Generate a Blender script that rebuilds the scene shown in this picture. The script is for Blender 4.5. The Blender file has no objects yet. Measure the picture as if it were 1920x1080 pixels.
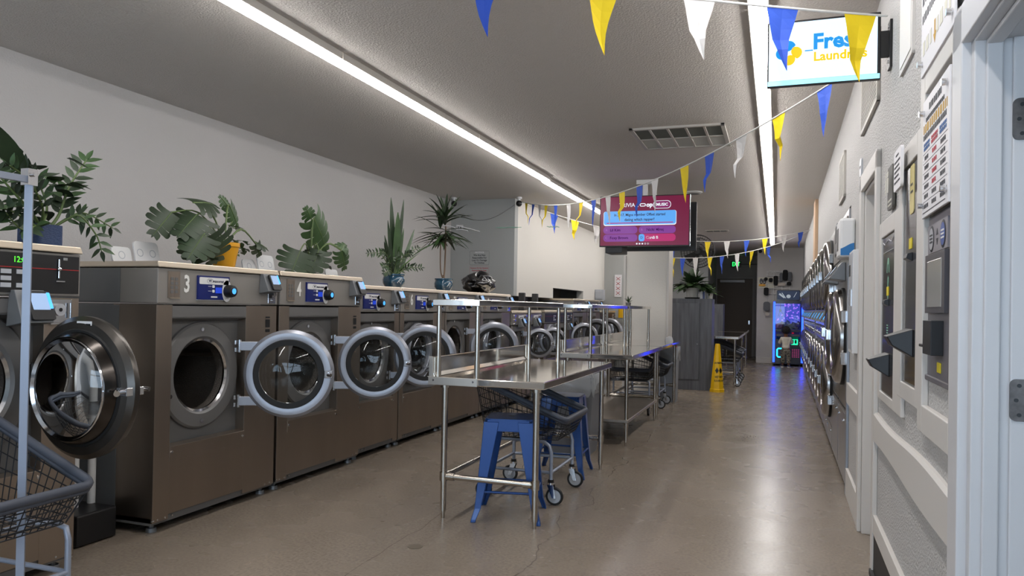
import bpy, math, random
from mathutils import Matrix, Vector
SC = bpy.context.scene
COL = SC.collection
PI = math.pi
rnd = random.Random(7)

# ------------------------------------------------------------------ camera
F_PX, YAW, PITCH, ROLL, SH, EYE = 1400.0, 0.340547, 0.0090806, 0.0174505, 23.377, 1.45
_cy, _sy, _cp, _sp = math.cos(YAW), math.sin(YAW), math.cos(PITCH), math.sin(PITCH)
FWD = Vector((-_sy*_cp, _cy*_cp, _sp))
_R = Vector((_cy, _sy, 0)); _U = _R.cross(FWD)
RGT = _R*math.cos(ROLL) + _U*math.sin(ROLL)
UPV = _U*math.cos(ROLL) - _R*math.sin(ROLL)
CAMP = Vector((0, 0, EYE))
cam = bpy.data.cameras.new('camera')
cam.sensor_width = 36; cam.lens = F_PX/1920*36; cam.shift_y = SH/1920; cam.clip_start = .05; cam.clip_end = 200
camo = bpy.data.objects.new('camera', cam); COL.objects.link(camo)
camo.matrix_world = Matrix(((RGT.x, UPV.x, -FWD.x, 0), (RGT.y, UPV.y, -FWD.y, 0), (RGT.z, UPV.z, -FWD.z, EYE), (0, 0, 0, 1)))
SC.camera = camo

def ray(x, y): return FWD + RGT*((x-960)/F_PX) - UPV*((y-540-SH)/F_PX)
def onx(x, y, X): d = ray(x, y); return CAMP + d*(X/d.x)
def ony(x, y, Y): d = ray(x, y); return CAMP + d*(Y/d.y)
def onz(x, y, Z): d = ray(x, y); return CAMP + d*((Z-EYE)/d.z)
def proj(P):
    v = Vector(P)-CAMP; a = v.dot(FWD)
    return 960+F_PX*v.dot(RGT)/a, 540+SH-F_PX*v.dot(UPV)/a

# ------------------------------------------------------------------ view, sky, light levels
LAMP_E = 36.0          # ceiling strip lenses
SKY_E = 7.0            # daylight beyond the open shop front
EXPO = -0.3
SC.view_settings.view_transform = 'Standard'; SC.view_settings.look = 'None'
SC.view_settings.gamma = 1; SC.view_settings.use_curve_mapping = False
SC.view_settings.exposure = EXPO
w = bpy.data.worlds.new('daylight'); SC.world = w; w.use_nodes = True
bg = w.node_tree.nodes['Background']; bg.inputs[0].default_value = (.62, .80, 1.0, 1); bg.inputs[1].default_value = SKY_E
cy = SC.cycles
cy.max_bounces = 7; cy.diffuse_bounces = 4; cy.glossy_bounces = 4; cy.transmission_bounces = 4; cy.transparent_max_bounces = 14
cy.caustics_reflective = False; cy.caustics_refractive = False; cy.use_denoising = True; cy.sample_clamp_indirect = 6

# ------------------------------------------------------------------ materials
def lin(c):
    if isinstance(c, str):
        c = c.lstrip('#'); c = [int(c[i:i+2], 16)/255 for i in (0, 2, 4)]
    return tuple((v/12.92 if v <= .04045 else ((v+.055)/1.055)**2.4) for v in c) + (1,)
MATS = {}
def mat(name, color='#808080', rough=.5, metal=0, emit=0, ecol=None, bump=None, vary=None, spec=None, coat=0, sheen=0, alpha=None):
    """bump=(scale, strength, stretch xyz); vary=(scale, amount, stretch)"""
    if name in MATS: return MATS[name]
    m = bpy.data.materials.new(name); m.use_nodes = True; MATS[name] = m
    nt = m.node_tree; N = nt.nodes; L = nt.links; b = N['Principled BSDF']
    c = lin(color)
    b.inputs['Base Color'].default_value = c; b.inputs['Roughness'].default_value = rough; b.inputs['Metallic'].default_value = metal
    if spec is not None: b.inputs['Specular IOR Level'].default_value = spec
    if coat: b.inputs['Coat Weight'].default_value = coat; b.inputs['Coat Roughness'].default_value = .08
    if emit:
        b.inputs['Emission Color'].default_value = lin(ecol or color); b.inputs['Emission Strength'].default_value = emit
    tc = None
    def noise(scale, stretch, detail=3):
        nonlocal tc
        if tc is None: tc = N.new('ShaderNodeTexCoord')
        mp = N.new('ShaderNodeMapping'); mp.inputs['Scale'].default_value = stretch
        L.new(tc.outputs['Object'], mp.inputs['Vector'])
        n = N.new('ShaderNodeTexNoise'); n.inputs['Scale'].default_value = scale; n.inputs['Detail'].default_value = detail
        L.new(mp.outputs['Vector'], n.inputs['Vector']); return n
    if bump:
        n = noise(bump[0], bump[2] if len(bump) > 2 else (1, 1, 1))
        bp = N.new('ShaderNodeBump'); bp.inputs['Strength'].default_value = bump[1]; bp.inputs['Distance'].default_value = .01
        L.new(n.outputs['Fac'], bp.inputs['Height']); L.new(bp.outputs['Normal'], b.inputs['Normal'])
    if vary:
        n = noise(vary[0], vary[2] if len(vary) > 2 else (1, 1, 1), 4)
        cr = N.new('ShaderNodeValToRGB'); k = vary[1]
        cr.color_ramp.elements[0].position = .32; cr.color_ramp.elements[1].position = .68
        cr.color_ramp.elements[0].color = tuple(v*(1-k) for v in c[:3])+(1,)
        cr.color_ramp.elements[1].color = tuple(min(1, v*(1+k)) for v in c[:3])+(1,)
        L.new(n.outputs['Fac'], cr.inputs['Fac']); L.new(cr.outputs['Color'], b.inputs['Base Color'])
    return m
def glassmat(name, tint='#ffffff', rough=.02, ior=1.5):
    m = bpy.data.materials.new(name); m.use_nodes = True; MATS[name] = m
    nt = m.node_tree; nt.nodes.clear(); N = nt.nodes; L = nt.links
    o = N.new('ShaderNodeOutputMaterial'); mx = N.new('ShaderNodeMixShader'); t = N.new('ShaderNodeBsdfTransparent'); g = N.new('ShaderNodeBsdfGlossy'); fr = N.new('ShaderNodeFresnel')
    t.inputs[0].default_value = lin(tint); g.inputs['Roughness'].default_value = rough; fr.inputs[0].default_value = ior
    L.new(fr.outputs[0], mx.inputs[0]); L.new(t.outputs[0], mx.inputs[1]); L.new(g.outputs[0], mx.inputs[2]); L.new(mx.outputs[0], o.inputs[0])
    return m
STEEL = mat('brushed_steel', '#b7aea4', .34, 1, bump=(60, .04, (1, 1, 40)), vary=(2.0, .10, (1, 1, .2)))
STEELV = mat('brushed_steel_front', '#a89c90', .34, 1, bump=(120, .03, (14, 14, .4)), vary=(2.0, .05, (2, 2, .15)))
TABLE = mat('table_steel', '#ece7e0', .075, 1, bump=(4, .01), vary=(3, .06))
TUBE = mat('tube_steel', '#b9b2a8', .25, 1)
CHROME = mat('chrome', '#d9dadd', .12, 1)
CAP = mat('warm_trim_steel', '#d8cbb8', .35, 1)
GREYP = mat('grey_machine_paint', '#77797b', .38, .35, vary=(1.5, .08))
HEADP = mat('grey_head_paint', '#8e8a85', .42, .3)
DARKP = mat('recess_grey', '#6d6c6b', .45, .2)
BLACK = mat('black_plastic', '#141416', .4)
RUBBER = mat('black_rubber', '#101010', .6)
DRUM = mat('drum_steel', '#6a645e', .38, .9, bump=(150, 1.0))
RING = mat('door_ring_grey', '#a3a5ad', .34, .55)
RINGD = mat('door_ring_dark', '#5a5652', .3, .9, vary=(5, .15))
GLASS = glassmat('door_glass', '#d7dde0')
CLEAR = glassmat('clear_acrylic', '#f4f8f8')
WHITE = mat('white_paint', '#e6e4e2', .45)
WHITEP = mat('white_plastic', '#e2e2e2', .4)
LGREY = mat('light_grey_enamel', '#b9bcc2', .35, .1)
NUM = mat('white_vinyl', '#e8e6e2', .5)
BLUEP = mat('panel_blue', '#0f1f66', .3)
SCRB = mat('screen_blue', '#2a49c8', .2, emit=.5, ecol='#2a49d0')
SCRL = mat('screen_pale', '#a9c4e8', .2, emit=.28, ecol='#a4c0ea')
LEDG = mat('led_green', '#3fd23a', .3, emit=2.0, ecol='#55e030')
LEDB = mat('led_cyan', '#60c8ff', .3, emit=1.0, ecol='#3f9cff')
def lens():
    return mat('strip_lens', '#ffffff', .4, emit=LAMP_E, ecol='#fcf9f7')

# ------------------------------------------------------------------ mesh builder
FRONT = Matrix.Rotation(PI/2, 4, 'X')      # x->x, y->z, z->-y : draws on a surface that faces -y
def T(x, y=0, z=0): return Matrix.Translation((x, y, z))
def RZ(a): return Matrix.Rotation(a, 4, 'Z')
def RX(a): return Matrix.Rotation(a, 4, 'X')
def RY(a): return Matrix.Rotation(a, 4, 'Y')
def S(x, y, z): return Matrix.Diagonal((x, y, z, 1))
class MB:
    def __init__(s, m): s.v = []; s.f = []; s.mi = []; s.sm = []; s.mats = [m]; s.cur = 0; s.M = Matrix()
    def use(s, m):
        if m not in s.mats: s.mats.append(m)
        s.cur = s.mats.index(m); return s
    def at(s, M): s.M = M; return s
    def add(s, vs, fs, smooth=False):
        o = len(s.v); M = s.M
        s.v += [tuple(M @ Vector(p)) for p in vs]
        for f in fs: s.f.append([i+o for i in f]); s.mi.append(s.cur); s.sm.append(smooth)
        return s
    def box(s, x0, y0, z0, x1, y1, z1):
        v = [(x0, y0, z0), (x1, y0, z0), (x1, y1, z0), (x0, y1, z0), (x0, y0, z1), (x1, y0, z1), (x1, y1, z1), (x0, y1, z1)]
        return s.add(v, [(0, 3, 2, 1), (4, 5, 6, 7), (0, 1, 5, 4), (1, 2, 6, 5), (2, 3, 7, 6), (3, 0, 4, 7)])
    def hexa(s, lo, hi):
        return s.add(list(lo)+list(hi), [(0, 3, 2, 1), (4, 5, 6, 7), (0, 1, 5, 4), (1, 2, 6, 5), (2, 3, 7, 6), (3, 0, 4, 7)])
    def cyl(s, p0, p1, r0, r1=None, n=16, caps=True):
        r1 = r0 if r1 is None else r1
        p0 = Vector(p0); p1 = Vector(p1); d = (p1-p0).normalized()
        a = d.orthogonal().normalized(); b = d.cross(a)
        v = []; 
        for p, r in ((p0, r0), (p1, r1)):
            v += [p+(a*math.cos(2*PI*i/n)+b*math.sin(2*PI*i/n))*r for i in range(n)]
        s.add(v, [(i, (i+1) % n, n+(i+1) % n, n+i) for i in range(n)], True)
        if caps: s.add(v, [tuple(range(n))[::-1], tuple(range(n, 2*n))])
        return s
    def tube(s, pts, r, n=8, closed=False, flat=False):
        P = [Vector(p) for p in pts]; m = len(P); rs = r if isinstance(r, (list, tuple)) else [r]*m
        def tang(i):
            if closed: return (P[(i+1) % m]-P[i-1]).normalized()
            return (P[min(i+1, m-1)]-P[max(i-1, 0)]).normalized()
        t = tang(0); u = t.orthogonal().normalized()
        if abs(t.z) < .9: u = (Vector((0, 0, 1))-t*t.z).normalized()
        v = []
        for i in range(m):
            t = tang(i); u = (u-t*u.dot(t)).normalized(); b = t.cross(u)
            off = PI/n if flat else 0
            for k in range(n):
                a = 2*PI*k/n+off; v.append(P[i]+(u*math.cos(a)+b*math.sin(a))*rs[i])
        fs = []
        for i in range(m if closed else m-1):
            j = (i+1) % m
            for k in range(n): fs.append((i*n+k, i*n+(k+1) % n, j*n+(k+1) % n, j*n+k))
        s.add(v, fs, not flat)
        if not closed: s.add(v, [tuple(range(n))[::-1], tuple(range((m-1)*n, m*n))])
        return s
    def lathe(s, prof, n=32, closed=False, arc=2*PI):
        """profile of (radius, height) turned about local z; sharp profile corners stay sharp"""
        pr = list(prof)
        if closed: pr.append(pr[0])
        cuts = [0]
        for i in range(1, len(pr)-1):
            a = Vector(pr[i])-Vector(pr[i-1]); b = Vector(pr[i+1])-Vector(pr[i])
            if a.length > 1e-6 and b.length > 1e-6 and a.angle(b) > .62: cuts.append(i)
        cuts.append(len(pr)-1)
        if closed or len(cuts) > 2:
            for a, b in zip(cuts, cuts[1:]): s._lathe(pr[a:b+1], n, arc)
            return s
        return s._lathe(pr, n, arc)
    def _lathe(s, prof, n=32, arc=2*PI, closed=False):
        m = len(prof); v = []; full = abs(arc-2*PI) < 1e-6; k = n if full else n+1
        for i in range(k):
            a = arc*i/n; v += [(r*math.cos(a), r*math.sin(a), h) for r, h in prof]
        fs = []
        for i in range(n):
            j = (i+1) % k
            for q in range(m if closed else m-1):
                q2 = (q+1) % m
                fs.append((i*m+q, j*m+q, j*m+q2, i*m+q2))
        return s.add(v, fs, True)
    def prism(s, pts, z0, z1, smooth=False):
        n = len(pts); v = [(x, y, z0) for x, y in pts]+[(x, y, z1) for x, y in pts]
        s.add(v, [tuple(range(n))[::-1], tuple(range(n, 2*n))])
        return s.add(v, [(i, (i+1) % n, n+(i+1) % n, n+i) for i in range(n)], smooth)
    def plate_hole(s, x0, x1, z0, z1, cx, cz, r, y, n=48):
        """sheet in the xz plane at y with a round hole"""
        v = []
        for i in range(n):
            a = 2*PI*i/n; c, q = math.cos(a), math.sin(a)
            v.append((cx+r*c, y, cz+r*q))
            tx = ((x1-cx)/c if c > 1e-9 else (x0-cx)/c if c < -1e-9 else 1e9)
            tz = ((z1-cz)/q if q > 1e-9 else (z0-cz)/q if q < -1e-9 else 1e9)
            t = min(tx, tz); v.append((cx+t*c, y, cz+t*q))
        s.add(v, [(2*i, 2*i+1, (2*i+3) % (2*n), (2*i+2) % (2*n)) for i in range(n)])
        for ex, ez in ((x0, z0), (x1, z0), (x1, z1), (x0, z1)):     # corner fills
            a = math.atan2(ez-cz, ex-cx) % (2*PI); i = int(a/(2*PI)*n) % n
            s.add([v[2*i+1], (ex, y, ez), v[(2*i+3) % (2*n)]], [(0, 1, 2)])
        return s
    def ball(s, c, r, n=16, m=10):
        rx, ry, rz = r if isinstance(r, (tuple, list)) else (r, r, r)
        v = []; 
        for j in range(m+1):
            b = PI*j/m
            for i in range(n): a = 2*PI*i/n; v.append((c[0]+rx*math.sin(b)*math.cos(a), c[1]+ry*math.sin(b)*math.sin(a), c[2]+rz*math.cos(b)))
        return s.add(v, [(j*n+i, (j+1)*n+i, (j+1)*n+(i+1) % n, j*n+(i+1) % n) for j in range(m) for i in range(n)], True)
    def text(s, body, size, M, align='CENTER', bold=0.0, ext=.0006, sx=1.0):
        cu = bpy.data.curves.new('t', 'FONT'); cu.body = body; cu.size = size; cu.align_x = align; cu.align_y = 'CENTER'
        cu.extrude = ext; cu.offset = bold; cu.resolution_u = 2
        ob = bpy.data.objects.new('t', cu); me = bpy.data.meshes.new_from_object(ob)
        keep = s.M; s.M = keep @ M @ S(sx, 1, 1)
        s.add([v.co[:] for v in me.vertices], [tuple(p.vertices) for p in me.polygons]); s.M = keep
        bpy.data.objects.remove(ob); bpy.data.curves.remove(cu); bpy.data.meshes.remove(me)
        return s
    def mesh(s, name):
        me = bpy.data.meshes.new(name); me.from_pydata(s.v, [], s.f)
        for m in s.mats: me.materials.append(m)
        me.polygons.foreach_set('material_index', s.mi); me.polygons.foreach_set('use_smooth', s.sm); me.update()
        return me
def rrect(w, h, r, n=5, cx=0, cy=0):
    p = []
    for sx, sy, a0 in ((1, 1, 0), (-1, 1, PI/2), (-1, -1, PI), (1, -1, 3*PI/2)):
        for i in range(n+1):
            a = a0+PI/2*i/n; p.append((cx+sx*(w/2-r)+r*math.cos(a), cy+sy*(h/2-r)+r*math.sin(a)))
    return p
def obj(name, mb, parent=None, loc=(0, 0, 0), rz=0, bevel=0, kind=None, rot=None):
    o = bpy.data.objects.new(name, mb.mesh(name)); COL.objects.link(o)
    o.parent = parent; o.location = loc; o.rotation_euler = rot or (0, 0, rz)
    if bevel:
        b = o.modifiers.new('bevel', 'BEVEL'); b.width = bevel; b.segments = 2; b.limit_method = 'ANGLE'; b.angle_limit = .7
    if kind: o['kind'] = kind
    return o
def tag(o, label, cat, group=None):
    o['label'] = label; o['category'] = cat
    if group: o['group'] = group
    return o
def thing(name, label, cat, loc=(0, 0, 0), rz=0, group=None):
    o = bpy.data.objects.new(name, None); COL.objects.link(o); o.location = loc; o.rotation_euler = (0, 0, rz); o.empty_display_size = .1
    return tag(o, label, cat, group)
def dup(root, loc, rz, label, group=None):
    r = root.copy(); COL.objects.link(r); r.location = loc; r.rotation_euler = (0, 0, rz); r['label'] = label
    if group: r['group'] = group
    for ch in list(root.children):
        c = ch.copy(); COL.objects.link(c); c.parent = r
        for g in list(ch.children):
            d = g.copy(); COL.objects.link(d); d.parent = c
    return r
def struct(name, mb, bevel=0, loc=(0, 0, 0), rz=0): return obj(name, mb, None, loc, rz, bevel, 'structure')

# ------------------------------------------------------------------ the setting
CEIL = 3.25
WALLP = mat('wall_paint', '#c9c6c4', .75, bump=(70, .35), vary=(.6, .03))
WALLG = mat('wall_paint_grey', '#aeb0ae', .75, bump=(70, .2))
WALLW = mat('strip_lit_wall_paint', '#e6e2da', .7, bump=(70, .25))  # whitened: strong light from the nearby strips put into the colour
STUCCO = mat('stucco_paint', '#c6c4c2', .7, bump=(90, 1.6))
CEILM = mat('ceiling_texture', '#d6cfc8', .85, bump=(75, 1.0))
TRIMW = mat('trim_paint', '#d3cfca', .45, bump=(6, .06, (1, 1, .3)))
TRIMB = mat('casing_paint', '#d0d0d2', .4, bump=(5, .05, (1, 1, .2)))
KICK = mat('black_kick', '#1d1c1c', .6)
def floor_mat():
    m = bpy.data.materials.new('polished_concrete'); m.use_nodes = True
    nt = m.node_tree; N = nt.nodes; L = nt.links; b = N['Principled BSDF']
    tc = N.new('ShaderNodeTexCoord')
    def noise(sc, det, st=(1, 1, 1)):
        mp = N.new('ShaderNodeMapping'); mp.inputs['Scale'].default_value = st; L.new(tc.outputs['Object'], mp.inputs['Vector'])
        n = N.new('ShaderNodeTexNoise'); n.inputs['Scale'].default_value = sc; n.inputs['Detail'].default_value = det; L.new(mp.outputs['Vector'], n.inputs['Vector']); return n
    n1 = noise(1.0, 4, (1, .6, 1)); n2 = noise(55, 6)
    cr = N.new('ShaderNodeValToRGB'); e = cr.color_ramp.elements
    e[0].position = .3; e[0].color = lin('#83776a'); e[1].position = .7; e[1].color = lin('#978b7d')
    L.new(n1.outputs['Fac'], cr.inputs['Fac'])
    cr2 = N.new('ShaderNodeValToRGB'); cr2.color_ramp.elements[0].position = .35; cr2.color_ramp.elements[0].color = (.70, .69, .67, 1); cr2.color_ramp.elements[1].position = .6; cr2.color_ramp.elements[1].color = (1, 1, 1, 1)
    L.new(n2.outputs['Fac'], cr2.inputs['Fac'])
    mu = N.new('ShaderNodeMixRGB'); mu.blend_type = 'MULTIPLY'; mu.inputs[0].default_value = .8
    L.new(cr.outputs[0], mu.inputs[1]); L.new(cr2.outputs[0], mu.inputs[2])
    # saw-cut joint and a crack, wandering a little
    sx = N.new('ShaderNodeSeparateXYZ'); L.new(tc.outputs['Object'], sx.inputs[0])
    n3 = noise(1.3, 3)
    def math_(op, a, bb=None):
        q = N.new('ShaderNodeMath'); q.operation = op
        for i, v in enumerate((a, bb)):
            if v is None: continue
            if isinstance(v, (int, float)): q.inputs[i].default_value = v
            else: L.new(v, q.inputs[i])
        return q.outputs[0]
    wob = math_('MULTIPLY', math_('SUBTRACT', n3.outputs['Fac'], .5), .25)
    d1 = math_('ABSOLUTE', math_('ADD', math_('SUBTRACT', sx.outputs[0], -2.17), wob))
    d2 = math_('ABSOLUTE', math_('SUBTRACT', math_('ADD', sx.outputs[0], math_('MULTIPLY', wob, 2.0)), -1.35))
    y2 = math_('ABSOLUTE', math_('SUBTRACT', sx.outputs[1], 7.85))
    d = math_('MINIMUM', d1, d2)
    ln = math_('LESS_THAN', d, .0035)
    mx = N.new('ShaderNodeMixRGB'); L.new(math_('MULTIPLY', ln, .55), mx.inputs[0]); L.new(mu.outputs[0], mx.inputs[1]); mx.inputs[2].default_value = lin('#3a332b')
    L.new(mx.outputs[0], b.inputs['Base Color'])
    rr = N.new('ShaderNodeMapRange'); rr.inputs['To Min'].default_value = .2; rr.inputs['To Max'].default_value = .34
    n5 = noise(2.2, 3); L.new(n5.outputs['Fac'], rr.inputs['Value']); L.new(rr.outputs[0], b.inputs['Roughness'])
    bp = N.new('ShaderNodeBump'); bp.inputs['Strength'].default_value = .08; bp.inputs['Distance'].default_value = .01
    n4 = noise(9, 3); L.new(n4.outputs['Fac'], bp.inputs['Height']); L.new(bp.outputs[0], b.inputs['Normal'])
    return m
struct('floor', MB(floor_mat()).box(-5.6, -3.2, -.1, 3.2, 26.2, 0))
struct('ceiling', MB(CEILM).box(-5.6, -3.2, CEIL, 3.2, 26.2, CEIL+.12))
struct('wall_left', MB(WALLP).box(-5.4, -3.2, 0, -5.25, 18.6, CEIL))
struct('wall_left_return', MB(WALLG).box(-5.25, 11.64, 1.64, -4.1, 11.8, CEIL).box(-5.25, 11.64, 0, -4.8, 11.8, 1.64))
bw = MB(WALLW)           # furred-out wall above the back washers, with a notch
bw.box(-4.25, 11.8, 1.64, -4.1, 13.95, CEIL); bw.box(-4.25, 13.95, 1.84, -4.1, 16.35, CEIL); bw.box(-4.25, 16.35, 1.64, -4.1, 18.5, CEIL)
struct('wall_left_upper', bw)
struct('wall_middle', MB(WALLG).box(-5.25, 18.5, 0, -3.3, 18.65, CEIL))
struct('wall_middle_return', MB(WALLP).box(-3.45, 18.65, 0, -3.3, 22.3, CEIL))
struct('wall_back_left', MB(WALLG).box(-3.45, 22.3, 0, -1.88, 22.45, CEIL))
struct('wall_back_right', MB(WALLP).box(-.53, 22.3, 0, 1.6, 22.45, CEIL))
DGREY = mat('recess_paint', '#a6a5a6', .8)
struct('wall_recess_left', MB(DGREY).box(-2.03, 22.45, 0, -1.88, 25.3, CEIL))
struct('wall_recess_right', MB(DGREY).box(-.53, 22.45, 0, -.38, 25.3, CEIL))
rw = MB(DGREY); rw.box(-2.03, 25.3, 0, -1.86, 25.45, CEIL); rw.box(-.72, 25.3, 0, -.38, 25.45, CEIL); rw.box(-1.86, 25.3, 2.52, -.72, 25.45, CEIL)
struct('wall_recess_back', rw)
fr = MB(DGREY); fr.box(-1.9, 25.26, 0, -1.84, 25.32, 2.56); fr.box(-.74, 25.26, 0, -.66, 25.32, 2.56); fr.box(-1.84, 25.26, 2.5, -.74, 25.32, 2.56)
struct('trim_1', fr, .006)
d1 = struct('door_1', MB(mat('brown_door', '#5b5046', .5)).box(-1.86, 25.33, .0, -.72, 25.40, 2.52))
obj('door_closer', MB(LGREY).box(-1.75, 25.24, 2.38, -.98, 25.33, 2.47), d1, bevel=.01)
obj('handle', MB(CHROME).box(-.86, 25.25, 1.02, -.80, 25.33, 1.16), d1, bevel=.01)
struct('baseboard_back', MB(TRIMW).box(-.53, 22.27, 0, -.12, 22.3, .16), .006)

# column beside the tables
cl = MB(WALLW); cl.box(-2.37, 12.32, 0, -1.675, 12.75, CEIL)
struct('column', cl, .012)
struct('trim_2', MB(TRIMW).box(-1.69, 12.29, 0, -1.655, 12.78, CEIL), .005)
struct('trim_3', MB(TRIMW).box(-2.40, 12.30, 0, -2.36, 12.36, 2.34), .005)

# right wall: runs almost straight away from the lens; local y is along it, local +x into it
RW = -.0083
def rwp(y, out=0): return (.50+.0083*y-out, y, 0)
wr = MB(STUCCO)
wr.box(0, 2.47, 0, .2, 4.66, CEIL); wr.box(0, 4.66, 2.26, .2, 5.46, CEIL); wr.box(0, 5.46, 0, .2, 6.56, CEIL)
wr.box(0, 6.56, 2.32, .2, 12.75, CEIL); wr.box(0, 12.75, 2.18, .2, 19.7, CEIL); wr.box(0, 19.7, 0, .2, 22.3, CEIL); wr.box(0, -3, 2.30, .2, 2.47, CEIL)
struct('wall_right', wr, 0, (.50, 0, 0), RW)
sr = MB(WALLG); sr.box(2.4, -3, 0, 2.5, 6.5, CEIL); sr.box(.75, 6.5, 0, 2.5, 6.56, CEIL)
struct('wall_side_room', sr)
wd = MB(WALLG); wd.box(1.6, 6.56, 0, 1.7, 22.3, CEIL)
struct('wall_dryer_back', wd)
struct('trim_4', MB(mat('tan_paint', '#c9a98a', .7)).box(-.05, 12.75, 2.18, 0, 13.35, CEIL), .006, (.50, 0, 0), RW)
# shop front behind the camera: knee wall, header, mullions, open to the daylight
wf = MB(WALLP); wf.box(-5.4, -3.15, 0, 2.5, -3, .75); wf.box(-5.4, -3.15, 2.3, 2.5, -3, CEIL)
for x in (-5.4, -3.6, -1.9, -.75, .45, 2.38): wf.box(x, -3.15, .75, x+.12, -3, 2.3)
wf.box(-5.4, -3.14, 1.8, 2.5, -3.01, 1.86)
struct('wall_front', wf)

# second doorway in the right wall (with a closed white door set back in it)
tr = MB(TRIMW)
tr.box(-.025, 4.57, 0, .0, 4.66, 2.36); tr.box(-.025, 5.46, 0, 0, 5.56, 2.36); tr.box(-.025, 4.57, 2.26, 0, 5.56, 2.37)
tr.box(0, 5.42, 0, .2, 5.46, 2.26); tr.box(0, 4.66, 0, .2, 4.69, 2.26); tr.box(0, 4.66, 2.23, .2, 5.46, 2.26); tr.box(.09, 5.395, 0, .125, 5.42, 2.23)
struct('trim_5', tr, .005, (.50, 0, 0), RW)
struct('door_2', MB(TRIMW).box(.15, 4.69, .01, .19, 5.42, 2.23), 0, (.50, 0, 0), RW)
# near doorway: casing, jamb with stops, lintel
tn = MB(TRIMB)
tn.box(-.03, 2.44, 0, 0, 2.56, 2.34); tn.box(-.03, -1.5, 2.23, 0, 2.56, 2.345)
tn.box(-.005, 2.40, 0, .2, 2.47, 2.28); tn.box(-.005, -1.5, 2.22, .2, 2.47, 2.30)
tn.box(.022, 2.385, 0, .062, 2.40, 2.22); tn.box(.022, -1.5, 2.205, .062, 2.40, 2.22)
tn.box(.086, 2.388, 0, .25, 2.40, 2.22); tn.box(.150, 2.375, 0, .25, 2.388, 2.22)
jm = struct('trim_6', tn, .004, (.50, 0, 0), RW)
HINGE = mat('worn_bronze_hinge', '#5f5a58', .4, .8, vary=(30, .35))
for zc in (1.99, 1.22):
    h = MB(HINGE); h.at(T(.122, 2.388, zc) @ FRONT); h.prism(rrect(.075, .115, .016), 0, .004)
    h.use(BLACK)
    for dx, dz in ((-.015, .04), (-.022, 0), (-.015, -.04)): h.cyl((dx, dz, .004), (dx, dz, .0055), .0055, n=10)
    h.use(HINGE).at(Matrix()).cyl((.164, 2.366, zc-.058), (.164, 2.366, zc+.058), .009, n=10)
    obj('door_hinge', h, jm)
# rails, base and machine surrounds on the right wall
rl = MB(TRIMW)
n = 24
for a, z0, z1, th in ((0, 0, 0, 0),):
    prof = []
    for i in range(n+1):
        t = i/n; y = 4.57-t*(4.57-2.57); k = .5-.5*math.cos(PI*t)
        prof.append((y, .905-.012*math.sin(2*PI*t), .748+.01*math.sin(2*PI*t)))
    v = []
    for y, zt, zb in prof: v += [(0, y, zb), (-.024, y, zb), (-.024, y, zt-.012), (-.012, y, zt), (0, y, zt)]
    rl.add(v, [(i*5+k, i*5+k+1, i*5+k+6, i*5+k+5) for i in range(n) for k in range(4)])
struct('trim_7', rl, 0, (.50, 0, 0), RW)
struct('trim_8', MB(TRIMW).box(-.022, 5.57, .74, 0, 6.5, .9), .004, (.50, 0, 0), RW)
bb = MB(TRIMW); bb.box(-.022, 2.57, .24, 0, 4.57, .34); bb.box(-.02, 5.57, 0, 0, 6.5, .22)
bb.use(KICK); bb.box(-.016, 2.57, 0, 0, 4.60, .24); bb.box(-.035, 2.57, 0, -.016, 4.60, .035)
struct('baseboard_right', bb, .003, (.50, 0, 0), RW)
def surround(name, y0, y1, z0, z1, iy0, iy1, iz0, iz1, th=.03):
    f = MB(TRIMW)
    f.box(-th, y0, z0, 0, iy0, z1); f.box(-th, iy1, z0, 0, y1, z1); f.box(-th, iy0, z0, 0, iy1, iz0); f.box(-th, iy0, iz1, 0, iy1, z1)
    struct(name, f, .004, (.50, 0, 0), RW)
surround('trim_9', 3.62, 4.47, 1.0, 1.93, 3.88, 4.38, 1.045, 1.845, .018)
surround('trim_10', 3.13, 3.72, 1.09, 2.16, 3.24, 3.62, 1.16, 2.07, .021)
surround('trim_11', 2.50, 3.16, 1.02, 2.36, 2.60, 3.07, 1.12, 2.255, .024)

m = MB(mat('drain_lid', '#6b6154', .5, .3)); m.cyl((0, 0, .0005), (0, 0, .003), .045, n=28)
tag(obj('floor_drain', m, None, (-2.03, 4.06, 0)), 'small round cleanout lid in the concrete floor at the lower left', 'drain')

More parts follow.
